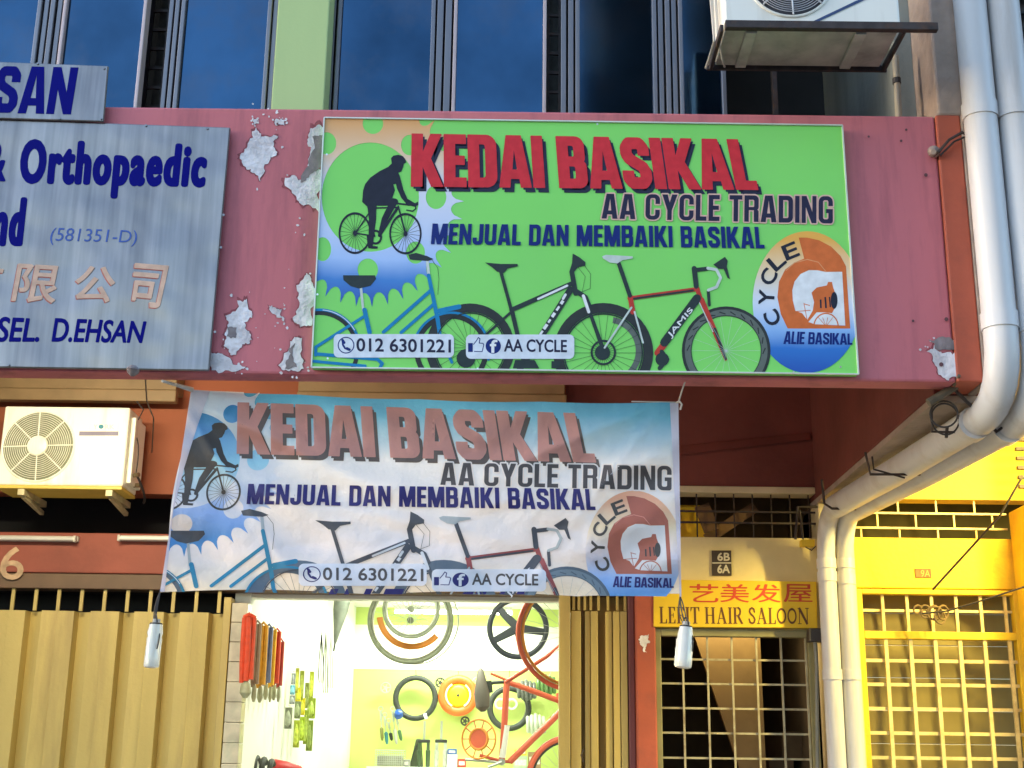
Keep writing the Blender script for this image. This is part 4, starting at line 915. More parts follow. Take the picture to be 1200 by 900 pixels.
# ------------------------------------------------------------------ cloth banner hung across the walkway
YB = .16
BN = [(224, 456), (795, 471.5), (798.5, 700), (187, 694)]
def bn_shape(px_, py_):
    """how far the hanging cloth stands out of its plane: slow billow, drag folds from the tied corners, small creases"""
    s = (px_ - 190) / 607; t = (py_ - 456) / 242
    d = -.035 * math.sin(math.pi * min(1, max(0, s))) * t + .012 * math.sin(5.2 * s + 2.2 * t)
    r = math.hypot(s * 2.5, t); d += .016 * math.sin(26 * (t * .8 - s * 1.1) + 2 * s) * math.exp(-((s - .12) ** 2) * 9 - (t - .5) ** 2)
    r2 = (1 - s) * 2.5; d += .015 * math.sin(24 * (t * .9 + s * 1.3)) * math.exp(-((s - .93) ** 2) * 10 - (t - .35) ** 2 * 2)
    d += .013 * math.sin(13 * t + 5 * math.sin(2.3 * s + .6)) * (.3 + .7 * t) + .006 * math.sin(31 * s + 7 * t) * t + .0026 * math.sin(40 * t - 17 * s)
    d += .006 * math.sin(19 * s) * math.exp(-t * 7)
    for (a0, b0, dx, dy, wd, am) in ((.02, .0, .55, .85, .030, .016), (.02, .02, .9, .42, .028, .012), (.99, .0, -.6, .8, .030, .016), (.98, .05, -.92, .38, .026, .011), (.3, .55, .93, .2, .035, .010), (.55, .62, .9, -.25, .03, .010), (.2, .9, .95, -.2, .03, .008)):
        u_, v_ = (s - a0) * 2.5, t - b0; al = u_ * dx + v_ * dy; pe = u_ * dy - v_ * dx
        d -= 1.5 * am * math.exp(-(pe / wd) ** 2) * max(0, min(1, al * 4)) * max(0, 1 - al / 1.3)
    return d
def bn_map(off):
    def f(px_, py_): return at(px_, py_, YB + bn_shape(px_, py_) - off)
    return f
ban = thing('banner', tuple(at(490, 697, YB)), 'faded white and blue cloth banner with the same bicycle shop print, hung below the signboard', 'banner')
bz = lambda v: Z(500, v, YB)
TR = .34
BMATS = dict(base=ramp_mat('cloth print sky to white and backlit warm', [(bz(452), (.05, .30, .55)), (bz(480), (.14, .42, .64)), (bz(512), (.42, .60, .76)), (bz(535), (0.83, 0.85, 0.90)), (bz(640), (0.88, 0.83, 0.88)), (bz(700), (0.88, 0.75, .56))], .6, TR, .05),  # lowest stop paints warm light from behind into the cloth
    gear=ramp_mat('cloth print faded gear', [(bz(455), (0.88, 0.88, 0.90)), (bz(560), (0.83, 0.85, 0.90)), (bz(600), (.40, .56, 0.90)), (bz(630), (.12, .36, 0.78)), (bz(655), (.08, .30, .58))], .6, TR),
    hole=ramp_mat('cloth print faded hole', [(bz(460), (.02, .20, .52)), (bz(480), (.06, .30, .56)), (bz(500), (.20, .46, 0.80)), (bz(540), (.42, 0.75, 0.90)), (bz(590), (0.85, 0.83, 0.88)), (bz(620), (0.85, 0.78, 0.75))], .6, TR),
    oval=ramp_mat('cloth print oval', [(bz(575), (0.90, .50, .34)), (bz(610), (0.88, 0.75, .54)), (bz(640), (0.83, 0.80, 0.88)), (bz(668), (.36, .54, 0.90)), (bz(700), (.05, .30, 0.78))], .6, TR))
def B_(n, c, tr=TR * .8): return mat('cloth print ' + n, c, .6, var=.06, trans=tr, bump=1.0, bscale=7)
BMATS.update(orange=B_('orange', (.52, .17, .12)), white=BMATS['gear'] if False else B_('white', (0.85, 0.83, 0.85)), ink=B_('grey black', (.085, .075, .07), .2), ink2=B_('dark grey', (.10, .085, .085), .2), peach=B_('peach', (0.78, .34, .26)),
    navy=B_('navy', (.03, .025, .16), .2), tyre=B_('tyre', (.13, .17, .22), .25), rim=B_('rim', (.22, .28, .33)), dark=B_('charcoal', (.085, .09, .11), .2), silver=B_('silver', (.46, .5, .52)), blue=B_('blue', (.03, .25, .42), .25),
    red=B_('red', (.38, .10, .10), .3), shade=B_('shadow', (.14, .11, .10), .2), headline=B_('faded red', (.70, .33, .28)), outline=B_('outline', (0.90, 0.83, 0.80)), plate=B_('plate', (0.83, 0.83, 0.90)))
NX, NY = 240, 112
V = []; F = []
for j in range(NY + 1):
    for i in range(NX + 1):
        s, t = i / NX, j / NY
        a = (BN[0][0] * (1 - s) + BN[1][0] * s) * (1 - t) + (BN[3][0] * (1 - s) + BN[2][0] * s) * t
        b_ = (BN[0][1] * (1 - s) + BN[1][1] * s) * (1 - t) + (BN[3][1] * (1 - s) + BN[2][1] * s) * t + (4.5 * math.sin(math.pi * s) + 1.4 * abs(math.sin(4 * math.pi * s + .4))) * (1 - t) ** 6 - 4.2 * abs(math.sin(2.5 * math.pi * s)) * t ** 6
        a += 2.4 * math.sin(9 * t) * (1 - s) - 2.0 * math.sin(math.pi * t) * s
        V.append((a, b_))
for j in range(NY):
    for i in range(NX): F.append((j * (NX + 1) + i, j * (NX + 1) + i + 1, (j + 1) * (NX + 1) + i + 1, (j + 1) * (NX + 1) + i))
cl = sheet('cloth', (V, F), bn_map(0), BMATS['base'], ban); cl.data.shade_smooth()
HEM = B_('white hem', (.66, .62, .72))
def lin(ax, bx, ay, by, kx=0., ky=0., ox=0., oy=0.): return lambda a, b: (ax * (a - ox) + bx + kx * (b - oy), ay * (b - oy) + by + ky * (a - ox))
BM_ = dict(title=lin(1.0347, 279, .97, 472, 0, .016, 483, 157), sub=lin(1.0, 517, .9, 542, 0, .005, 706, 227), slogan=lin(1.046, 289, .98, 567, 0, .006, 505, 262),
    rider=lin(1.07, 257.5, .883, 495, -.05, 0, 466.7, 181.3), gear=lin(1.07, 257.5, .883, 495, -.05, 0, 466.7, 181.3), blue=lin(1.10, 293, .97, 600, -.03, 0, 488, 300), mtb=lin(1.086, 369, .98, 610, 0, 0, 568, 308),
    road=lin(1.03, 515, .98, 606, 0, 0, 706, 300), pill1=lin(1.064, 350, .95, 660, 0, .0, 391, 391), pill2=lin(1.055, 506, .92, 667, 0, 0, 546, 392), logo=lin(.885, 718, .856, 581, 0, 0, 918, 278))
bclip = [(246, 458), (420, 465), (785, 473), (797.5, 699), (193, 693.4), (203, 598), (216, 548), (231, 500)]
def ban_layer(name, key, VF):
    V, F = VF
    if not F: return
    o = sheet(name, VF, bn_map(.0006 * SLOT[name]), BMATS[key], ban, maxlen=.014)
    o.data.shade_smooth()
artwork(ban_layer, BM_, bclip, 'banner')
hm = fill2d([[(224, 456.5), (246, 458), (231, 500), (216, 548), (203, 598), (193, 693.4), (187.5, 693.5)]])
o = sheet('hem', hm, bn_map(.0031), HEM, ban, maxlen=.014)
o = sheet('hem', fill2d([[(785, 472.5), (795, 472), (798.5, 699.5), (796.5, 699.5)]]), bn_map(.0031), HEM, ban, maxlen=.014)
sk = [[(a, 690), (a + w_, 690), (a + w_ - 3, 696.5), (a - 3, 696.5)] for a, w_ in ((388, 9), (406, 6), (429, 8), (452, 22), (545, 12), (560, 12), (588, 10), (608, 9))]
sheet('print_scraps', fill2d(sk), bn_map(.0031), BMATS['navy'], ban, maxlen=.014)
# cords of the banner, belonging to it
f0 = bn_map(0); m = MB()
m.tube([f0(226, 457), at(206, 451, YB - .05), at(190, 446.5, .0)], [.012, .008, .006], 8)
m.tube([f0(793, 472), at(796, 470, YB - .02), at(799, 474, YB - .02), at(797, 480, YB - .02)], .005, 6).tube([f0(740, 470.5), f0(765, 471), f0(794, 471.5)], .003, 6).tube([f0(795, 472), at(800, 455, .1), at(803, 447, .05)], .004, 6)
m.build('cord', STRING, ban)

# ------------------------------------------------------------------ bottles that weigh the banner down
PET = mat('cloudy plastic bottle', (.9, .9, .84), .2, var=.06, scale=12)
PET.node_tree.nodes['Principled BSDF'].inputs['Transmission Weight'].default_value = .35
def bottle(label, top, bot, knot, rr):
    a, b_ = Vector(at(*top, YB)), Vector(at(*bot, YB))
    t = thing('water_bottle', tuple(b_), label, 'bottle', 'bottles weighing down the banner')
    MB().lathe([(0, .022), (.02, .028), (.1, .030), (.2, .034), (.3, .9 * rr), (.34, rr), (.5, rr * .96), (.52, rr), (.72, rr * .97), (.75, rr), (.94, rr), (.98, rr * .9), (1, rr * .6)], a, b_, 20).build('body', PET, t, smooth=True)
    d = (a - b_).normalized(); MB().tube([a - d * .002, a + d * .02], .017, 12).build('cap', mat('grey cap', (.35, .34, .32), .5), t)
    k = Vector(f0(*knot)); m = MB()
    for i in range(4):
        o = Vector((random.uniform(-.02, .02), random.uniform(-.015, .015), random.uniform(-.02, .02)))
        m.tube(arc(k, (k + a) / 2 + o * 1.6, a + d * .01 + o * .4), .003, 5)
    m.ring(a + d * .0, d, .024, .004, 16, 6).ring(a + d * .02, (1, .3, .2), .02, .003, 14, 6)
    m.tube(arc(a, a + Vector((.035, -.02, -.02)), a + Vector((.02, -.03, -.11))), .003, 5)
    m.build('tie', WIREM, t)
bottle('cloudy white plastic bottle hanging from the left corner of the banner', (183, 731), (177, 783), (188, 693), .033)
bottle('cloudy plastic bottle hanging from the right corner of the banner over the salon sign', (804, 734), (800, 783), (797, 699), .038)

# ------------------------------------------------------------------ number plates, salon sign, house number, tube lamps
yn = YW - .016
t = thing('number_plate', tuple(at(845, 675, yn)), 'dark plate with unit numbers 6B and 6A above the hair salon sign', 'number plate')
pl = pxslab([(834, 645), (857, 645), (857.5, 674.5), (834.5, 674.5)], yn, YW - .005).build('plate', mat('dark brown plate', (.05, .035, .025), .5, var=.1), t, bevel=.002)
PALE = mat('pale numerals', (.6, .55, .42), .6)
sheet('lettering', merge(typed('6B', (841, 648), (855, 648), (855, 657), (841, 657), .04), typed('6A', (841, 662), (855, 662), (855, 671.5), (841, 671.5), .04)), lambda a, b: at(a, b, yn - .0015), PALE, t)
sheet('divider', fill2d([[(834.5, 659), (857, 659), (857, 660.4), (834.5, 660.4)]]), lambda a, b: at(a, b, yn - .0015), PALE, t)
t = thing('number_plate', tuple(at(1082, 678, YW - .02)), 'small worn rusty number plate on the yellow lintel', 'number plate')
pxslab([(1072, 666), (1091, 666), (1092, 677), (1073, 677)], YW - .022, YW - .016).build('plate', mat('rusty brown plate', (.18, .08, .02), .6, var=.4, scale=25), t, bevel=.002)
sheet('lettering', typed('9A', (1079, 668), (1090, 668), (1090, 676), (1079, 676), .02), lambda a, b: at(a, b, YW - .0235), mat('worn orange numerals', (.45, .25, .06), .6), t)
ysn = YW - .06
t = thing('signboard', tuple(at(862, 737, ysn)), 'yellow hair salon sign with red Chinese characters above the stair door', 'signboard')
pxslab([(766, 679), (957, 681.5), (958, 736), (766, 734.5)], ysn, YW - .006).build('panel', mat('yellow sign board', (.78, .52, .02), .5, var=.04, dirt=(.6, .38, .03), dirt_amt=.3), t, bevel=.004)
fs = lambda a, b: at(a, b, ysn - .0015)
REDC = mat('red sign characters', (.58, .06, .02), .5, var=.05); BRNC = mat('brown sign letters', (.12, .045, .015), .5, var=.05)
for k_, dx_ in enumerate((0, .7)):
    sheet('characters', merge(*[typed(c, (x + dx_, 684.5 - dx_ * .4), (x + 33 + dx_, 685 - dx_ * .4), (x + 33.5 + dx_, 706), (x + dx_, 705.5), 0) for c, x in (('艺', 808), ('美', 844), ('发', 881), ('屋', 918))]), (lambda kk: lambda a, b: at(a, b, ysn - .0015 - .0006 * kk))(k_), REDC, t)
# serif capitals
def serif(ch):
    h = lambda x, y, wd: [(x, y), (x + wd, y), (x + wd, y + .05), (x, y + .05)]
    v = lambda x, wd: [(x, 0), (x + wd, 0), (x + wd, 1), (x, 1)]
    if ch == 'L': return [v(.08, .17), h(0, 0, .62), h(0, .95, .34), [(.62, 0), (.62, .26), (.57, .26), (.5, .04)]], .66
    if ch == 'E': return [v(.08, .17), h(0, 0, .6), h(0, .95, .58), h(.2, .48, .26), [(.6, 0), (.6, .25), (.55, .25), (.46, .04)], [(.58, 1), (.58, .77), (.53, .77), (.45, .96)], [(.42, .36), (.46, .36), (.46, .64), (.42, .64)]], .66
    if ch == 'I': return [v(.08, .17), h(0, 0, .33), h(0, .95, .33)], .36
    if ch == 'T': return [v(.28, .17), h(.18, 0, .37), h(0, .95, .73), [(0, 1), (0, .74), (.05, .74), (.13, .96)], [(.73, 1), (.73, .74), (.68, .74), (.6, .96)]], .76
    if ch == 'H': return [v(.08, .17), v(.6, .17), h(0, 0, .33), h(0, .95, .33), h(.52, 0, .33), h(.52, .95, .33), h(.2, .48, .5)], .9
    if ch == 'A': return [seg((.12, 0), (.42, 1), .06), seg((.40, 1), (.72, 0), .17), h(0, 0, .28), h(.54, 0, .34), h(.2, .3, .4)], .9
    if ch == 'N': return [v(.1, .07), v(.74, .07), seg((.12, 1), (.78, 0), .18), h(0, 0, .3), h(0, .95, .22), h(.62, .95, .3)], .95
    if ch == 'R': return [v(.08, .17), h(0, 0, .34), h(0, .95, .45), h(.2, .47, .25)] + stroke([(.43, .97), (.56, .9), (.6, .74), (.55, .58), (.43, .5)], .14) + [seg((.4, .5), (.72, .02), .16), h(.62, 0, .2)], .84
    if ch == 'O': return annulus(.38, .5, .38, .27, 1.0, 26), .8
    if ch == 'S': return stroke([(.5, .74), (.46, .9), (.3, .97), (.14, .9), (.1, .74), (.2, .6), (.42, .45), (.53, .28), (.46, .1), (.3, .03), (.12, .1), (.06, .28)], .13), .62
    return [], .3
x = 0; it = []
for ch in 'LEEIT HAIR SALOON':
    g_, w_ = serif(ch); it.append((x, g_, ch)); x += w_ + .06
q = quad((772.5, 711), (949, 712.5), (949.5, 731.5), (773, 730.5)); parts = []
for xx, g_, ch in it:
    if not g_: continue
    k = 1.3 if ch == 'O' else 1
    parts.append(fill2d([[q((xx + a) / x, (b - .5) * k + .5 if ch == 'O' else b) for a, b in lp] for lp in g_]))
sheet('lettering', merge(*parts), fs, BRNC, t)
yl = YW - .022
t = tag(sheet('house_number', typed('6', (1, 641), (28, 641), (27, 679), (0, 679), .012), lambda a, b: at(a, b, yl - .001), mat('faded cream numeral', (.45, .30, .18), .7, var=.3, scale=20), None), 'faded cream house number 6 on the red lintel over the left gate', 'number sign')
def batten(label, u0, u1, v, m_, tubem):
    t = thing('tube_lamp', tuple(at((u0 + u1) / 2, v, YW - .07)), label, 'lamp', 'fluorescent tube lamps over the left gate')
    a, b_ = at(u0, v, YW - .04), at(u1, v, YW - .04)
    MB().box(a.x, b_.x, YW - .055, YW - .021, a.z - .004, a.z + .03).build('housing', m_, t, bevel=.004)
    MB().tube([(a.x + .02, YW - .075, a.z + .008), (b_.x - .02, YW - .075, a.z + .008)], .013, 12).build('tube', tubem, t, smooth=True)
    for xx in (a.x + .004, b_.x - .02): MB().box(xx, xx + .016, YW - .09, YW - .0555, a.z - .012, a.z + .028).build('tube_holder', m_, t, bevel=.003)
LW_ = mat('grimy white lamp housing', (.55, .52, .45), .5, var=.12, scale=10, dirt=(.3, .26, .2), dirt_amt=.5)
batten('long dusty fluorescent tube lamp on the red lintel above the number 6', -90, 92, 632, LW_, mat('dusty tube', (.62, .6, .55), .3))
batten('fluorescent tube lamp on the red lintel, partly hidden by the left edge of the banner', 139, 320, 633, LW_, mat('clean tube', (.8, .78, .7), .3))

# ------------------------------------------------------------------ goods in the bicycle shop
RUB = mat('black rubber', (.03, .035, .03), .6, var=.25, scale=30)
RUBG = mat('greenish grey rubber', (.19, .21, .14), .55, var=.2, scale=20)
STEELS = mat('polished spoke steel', (.45, .47, .42), .35, .7, var=.1)
ALLOY = mat('satin alloy rim', (.48, .5, .42), .35, .6, var=.08)
REDP = mat('coral red bicycle paint', (.58, .10, .05), .35, var=.08)
ORNG = mat('orange rubber', (.62, .22, .03), .5, var=.1)
def shop_wheel(name, label, u, v, Y, r, tyre, rim, n=28, sect=.018, group='wheels and tyres on sale in the shop', tilt=(0, 1, .06)):
    c = at(u, v, Y); t = thing(name, tuple(c), label, 'wheel', group)
    MB().ring(c, tilt, r, sect, 56, 10).build('tyre', tyre, t, smooth=True)
    if rim:
        MB().ring(c, tilt, r - sect - .006, .009, 56, 8, sq=1.6).build('rim', rim, t, smooth=True)
        m = MB(); ax = Vector(tilt).normalized(); e1 = Vector((1, 0, 0)); e2 = ax.cross(e1)
        for i in range(n):
            a = 2 * math.pi * i / n; b_ = a + (.5 if i % 2 else -.5); s = .025 if i % 4 < 2 else -.025
            m.tube([c + ax * s + (e1 * math.cos(b_) + e2 * math.sin(b_)) * .02, c + (e1 * math.cos(a) + e2 * math.sin(a)) * (r - sect - .008)], .0016, 4, False)
        m.build('spokes', STEELS, t)
        MB().lathe([(0, .006), (.15, .006), (.16, .026), (.24, .026), (.26, .013), (.74, .013), (.76, .026), (.84, .026), (.85, .006), (1, .006)], c - ax * .05, c + ax * .05, 16).build('hub', RUBG if rim == ALLOY else RUB, t, smooth=True)
    return t
shop_wheel('bicycle_wheel', 'large spoked bicycle wheel with grey tyre hung just below the banner', 481, 727, 5.0, .325, RUBG, ALLOY)
shop_wheel('bicycle_wheel', 'smaller spoked wheel hung in front of the large grey wheel under the banner', 482, 714, 4.82, .215, RUBG, ALLOY, 20, .012)
c = at(488, 724, 5.12); t = thing('bicycle_tyre', tuple(c), 'orange tyre showing inside the large grey wheel', 'tyre', 'wheels and tyres on sale in the shop')
MB().ring(c + Vector((-.02, -.16, .02)), (0, 1, 0), .262, .024, 40, 10, R(188), R(318), sq=.6).build('tread', ORNG, t, smooth=True)
c = at(487, 727, 5.3); t = thing('bicycle_rim', tuple(c), 'thin bare rim hanging behind the large grey wheel', 'rim', 'wheels and tyres on sale in the shop')
MB().ring(c, (0, 1, 0), .35, .007, 56, 8).build('rim', ALLOY, t, smooth=True)
# black five-spoke wheel
c = at(607, 736, 5.0); t = thing('bicycle_wheel', tuple(c), 'black five spoke moulded wheel hung beside the folded gate', 'wheel', 'wheels and tyres on sale in the shop')
BLK = mat('dark blue black moulded plastic', (.028, .035, .045), .4, var=.1)
MB().ring(c, (0, 1, .03), .225, .022, 60, 10, sq=.9).build('rim', BLK, t, smooth=True)
m = MB()
for i in range(5):
    a = R(64 + 72 * i); d = Vector((math.cos(a), 0, math.sin(a))); n_ = Vector((-d.z, 0, d.x))
    m.hexa([c + d * .02 - n_ * .034 + Vector((0, -.016, 0)), c + d * .02 + n_ * .034 + Vector((0, -.016, 0)), c + d * .02 + n_ * .034 + Vector((0, .016, 0)), c + d * .02 - n_ * .034 + Vector((0, .016, 0)),
            c + d * .215 - n_ * .026 + Vector((0, -.012, 0)), c + d * .215 + n_ * .026 + Vector((0, -.012, 0)), c + d * .215 + n_ * .026 + Vector((0, .012, 0)), c + d * .215 - n_ * .026 + Vector((0, .012, 0))])
m.build('spokes', BLK, t, bevel=.006)
MB().lathe([(0, .012), (.2, .012), (.21, .036), (.8, .036), (.81, .012), (1, .012)], c + Vector((0, -.05, 0)), c + Vector((0, .05, 0)), 20).build('hub', BLK, t, smooth=True)
def hung_tyre(label, u, v, Y, r, sect, m_, wire=None, sx=1.):
    c = at(u, v, Y); t = thing('bicycle_tyre', tuple(c), label, 'tyre', 'wheels and tyres on sale in the shop')
    MB().ring(c, (0, 1, 0), r, sect, 48, 10).build('tread', m_, t, smooth=True)
    MB().ring(c + Vector((-.012, .03, .005)), (0, 1, 0), r * 1.0, sect * .8, 48, 8).build('inner_tyre', RUBG, t, smooth=True)
    MB().tube([c + Vector((0, .02, r)), at(u, wire, Y + .03)], .004, 6).build('hook', DARKIRON, t)
    return t
tt = hung_tyre('dark green black tyre hung alone on the lime wall, left of the orange disc', 487, 818, 8.45, .205, .028, RUB, 782)
c = at(497, 840, 8.41); MB().lathe([(0, .03), (1, .03)], c, c + Vector((.03, 0, .01)), 12).build('paper_band', mat('white paper', (.8, .8, .8), .6), tt)
hung_tyre('dark tyre hung on the lime wall behind the red bicycle', 597, 830, 8.45, .20, .03, RUB, 785)
c = at(537, 815, 8.45); t = thing('training_wheel', tuple(c), 'round orange and yellow disc wheel hung on the lime wall', 'wheel', 'wheels and tyres on sale in the shop')
MB().ring(c, (0, 1, 0), .165, .045, 48, 12, sq=.8).build('tyre', mat('orange red moulded tyre', (.72, .13, .02), .4, var=.08), t, smooth=True)
MB().lathe([(0, .13), (.5, .12), (1, .08)], c + Vector((0, .02, 0)), c + Vector((0, -.035, 0)), 36).build('disc', mat('bright yellow plastic', (.85, .62, .01), .4, var=.05), t, smooth=True)
m = MB()
for a0, a1 in ((120, 240), (300, 415)): m.ring(c + Vector((0, -.03, 0)), (0, 1, 0), .125, .01, 20, 6, R(a0), R(a1))
m.build('trim', mat('pale yellow slots', (.85, .82, .5), .4), t)
MB().disc(c + Vector((0, -.038, 0)), (0, 1, 0), .014, 14, .01).build('bolt', RUB, t)
MB().tube([c + Vector((0, .02, .2)), at(537, 786, 8.47)], .004, 6).build('hook', DARKIRON, t)
# hanging inner tubes along the left wall
def wall_y(u): return (5.7 + YW) * (632 - 285) / (632 - u) - 5.7 - .28
IT = [('red', (.62, .06, .015), 286, 298, 724, 806), ('grey brown', (.30, .22, .14), 299.5, 304, 731, 811), ('orange yellow', (.72, .34, .02), 306, 311.5, 733, 812), ('blue grey', (.14, .17, .30), 313, 317.5, 735, 809), ('yellow', (.78, .42, .02), 319, 322, 738, 812), ('scarlet', (.58, .05, .015), 322.5, 327, 740, 810), ('dark red', (.40, .05, .03), 328, 331, 752, 812)]
BAGM = mat('grey green bag end', (.35, .36, .22), .5, var=.2, scale=20)
for nm, col, u0, u1, v0, v1 in IT:
    u0 -= .8; u1 += .8; uc = (u0 + u1) / 2; Y = wall_y(max(uc, 288.5)); a, b_ = at(uc, v0, Y), at(uc - .05 * (v1 - v0), v1, Y); wd = (X(u1, v0, Y) - X(u0, v0, Y))
    t = thing('inner_tube', tuple(b_), nm + ' bicycle inner tube hanging in the bunch inside the left wall of the shop', 'inner tube', 'inner tubes hanging on the left shop wall')
    mt = mat(nm + ' rubber tube', col, .5, var=.15, scale=25)
    m = MB(); hw = wd / 2 - wd * .16
    m.tube(arc(a + Vector((-hw, 0, 0)), a + Vector((-hw * 1.1, -.01, -.2)), b_ + Vector((-hw, .01, .03))), wd * (.27 if wd > .05 else .46), 8).tube(arc(a + Vector((hw, .02, 0)), a + Vector((hw, .02, -.2)), b_ + Vector((hw, .0, .05))), wd * (.27 if wd > .05 else .46), 8)
    if wd > .05: m.tube(arc(a + Vector((0, -.01, 0)), a + Vector((.01, -.02, -.2)), b_ + Vector((0, -.01, .04))), wd * .25, 8)
    m.tube([a + Vector((-hw * 1.3, 0, 0)), a + Vector((0, 0, .02)), a + Vector((hw * 1.3, .02, 0))], wd * .22, 8)
    m.build('loop', mt, t, smooth=True)
    MB().lathe([(0, .01), (.2, wd * .42), (.7, wd * .5), (1, wd * .2)], b_ + Vector((0, 0, .04)), b_ + Vector((0, 0, -.06)), 12).build('packet', BAGM, t, smooth=True)
# card packs hanging farther along the same wall
PK = [('slim grey', (.22, .24, .24), 343, 345.5, 789, 802), ('sky blue', (.15, .42, .55), 341.5, 345, 803, 814), ('grey', (.25, .28, .26), 341, 345, 815, 825), ('wide grey', (.26, .29, .20), 335.5, 342, 829, 854),
      ('tall olive', (.36, .36, .03), 348, 350, 783, 812), ('yellow', (.72, .60, .01), 347.5, 352, 806, 822), ('grey green', (.22, .26, .12), 347, 352, 822, 842), ('green', (.36, .44, .03), 346, 351, 844, 876), ('narrow olive', (.28, .32, .03), 353, 356, 786, 820), ('bright yellow', (.66, .55, .01), 353, 357, 818, 838),
      ('lime', (.34, .46, .02), 352.5, 357, 840, 868), ('dark olive', (.20, .24, .04), 359, 361.5, 800, 830), ('moss green', (.24, .32, .03), 358, 361.5, 832, 872), ('yellow green', (.42, .46, .03), 364.5, 367.5, 787, 820), ('leaf green', (.28, .36, .03), 362, 369.5, 818, 842), ('deep green', (.20, .27, .04), 361, 366.5, 844, 880)]
for k, (nm, col, u0, u1, v0, v1) in enumerate(PK):
    u0 -= .9; u1 += .9
    Y = wall_y((u0 + u1) / 2); x0, x1 = X(u0, v0, Y), X(u1, v0, Y); z0, z1 = Z(u0, v1, Y), Z(u0, v0, Y)
    t = thing('hanging_pack', ((x0 + x1) / 2, Y, z0), nm + ' accessory pack hanging on the left wall beyond the inner tubes', 'package', 'accessory packs hanging on the shop wall')
    MB().box(x0, x1, Y - .012 - .003 * (k % 3), Y + .012, z0, z1).build('card', mat(nm + ' card', col, .5, var=.25, scale=30), t, bevel=.003)
    MB().lathe([(0, .004), (.3, (x1 - x0) * .36), (.8, (x1 - x0) * .4), (1, .004)], ((x0 + x1) / 2, Y - .02, z1 - .15 * (z1 - z0)), ((x0 + x1) / 2, Y - .02, z0 + .08 * (z1 - z0)), 8).build('blister', mat(nm + ' blister', tuple(min(.9, c_ * 1.5 + .05) for c_ in col), .3, var=.3, scale=40), t, smooth=True)
    MB().tube([((x0 + x1) / 2, Y - .02, z1 + .012), ((x0 + x1) / 2, Y + .06, z1 + .014)], .003, 5).build('peg', STEELS, t)
# folded umbrella hanging from the ceiling
a, b_ = Vector(at(407, 668, 4.2)), Vector(at(391, 763, 4.2)); t = thing('folded_umbrella', tuple(b_), 'grey folded umbrella hanging point down below the banner', 'umbrella')
MB().lathe([(0, .012), (.04, .05), (.3, .062), (.5, .055), (.75, .026), (.88, .012), (.9, .008)], a, b_, 14).build('canopy', mat('grey green umbrella cloth', (.16, .18, .14), .7, var=.25, scale=14), t, smooth=True)
MB().tube([a + (a - b_).normalized() * .12, a], .008, 8).tube([a.lerp(b_, .86), b_], .006, 8).build('shaft', RUB, t)
# helmet and saddle bag low on the left, workbench and the things on it
c = Vector(at(301, 897, 3.4)); t = thing('helmet', tuple(c), 'dark cycling helmet at the bottom left of the shop opening', 'helmet')
m = MB()
for i in range(5): m.ring(c + Vector((-.1 + .05 * i, 0, -.05)), (1, 0, .05), .10 - .012 * abs(i - 2), .02, 16, 8, R(0), R(180))
m.build('shell', RUB, t, smooth=True)
MB().tube(arc(c + Vector((-.1, -.02, -.05)), c + Vector((0, -.05, -.2)), c + Vector((.1, -.02, -.05))), .006, 6).build('strap', RUB, t)
MB().box(c.x - .14, c.x + .14, c.y - .13, c.y + .13, .15, c.z - .085).build('display_stand', WHITEW, house, bevel=.01)
c = Vector(at(330, 898, 4.0)); t = thing('saddle_cover', tuple(c), 'red padded saddle cover at the bottom of the shop opening', 'saddle')
MB().lathe([(0, .01), (.05, .05), (.3, .075), (.6, .06), (.95, .03), (1, .01)], c + Vector((-.13, 0, -.025)), c + Vector((.14, .06, -.025)), 14).build('cover', mat('red quilted vinyl', (.5, .02, .02), .45, var=.1), t, smooth=True)
m = MB().tube([c + Vector((0, .02, -.09)), c + Vector((0, .02, .15 - c.z))], .03, 10); m.build('stand', STEELS, t)
bz_ = Z(500, 899, 7.7); bx0, bx1 = X(432, 890, 7.7), X(640, 890, 7.7)
wb = thing('workbench', ((bx0 + bx1) / 2, 7.9, .15), 'white topped workbench along the lime wall at the back of the shop', 'table')
MB().box(bx0, bx1, 7.5, 8.55, bz_ - .05, bz_).build('top', WHITEW, wb, bevel=.006)
for x in (bx0 + .05, bx1 - .1):
    for y in (7.55, 8.45): MB().box(x, x + .05, y, y + .05, .15, bz_ - .051).build('leg', STEELS, wb)
# wire basket
x0, x1 = X(440, 890, 7.75), X(473, 890, 7.75); z1 = Z(450, 879, 7.75); t = thing('wire_basket', ((x0 + x1) / 2, 7.85, bz_), 'grey wire basket on the left end of the workbench', 'basket')
m = MB()
for z in [bz_ + .004 + (z1 - bz_ - .004) * i / 7 for i in range(8)]:
    r_ = .004 if z > z1 - .002 else .0022
    m.tube([(x0, 7.72, z), (x1, 7.72, z), (x1, 7.95, z), (x0, 7.95, z), (x0, 7.72, z)], r_, 5)
for i in range(15): x = x0 + (x1 - x0) * i / 14; m.tube([(x, 7.95, z1), (x, 7.95, bz_ + .004), (x, 7.72, bz_ + .004), (x, 7.72, z1)], .0022, 5)
m.build('mesh', STEELS, t); MB().box(x0 + .02, x1 - .02, 7.75, 7.92, bz_ + .008, z1 - .05).build('liner', mat('grey box inside', (.3, .31, .24), .6, var=.2, scale=14), t, bevel=.006)
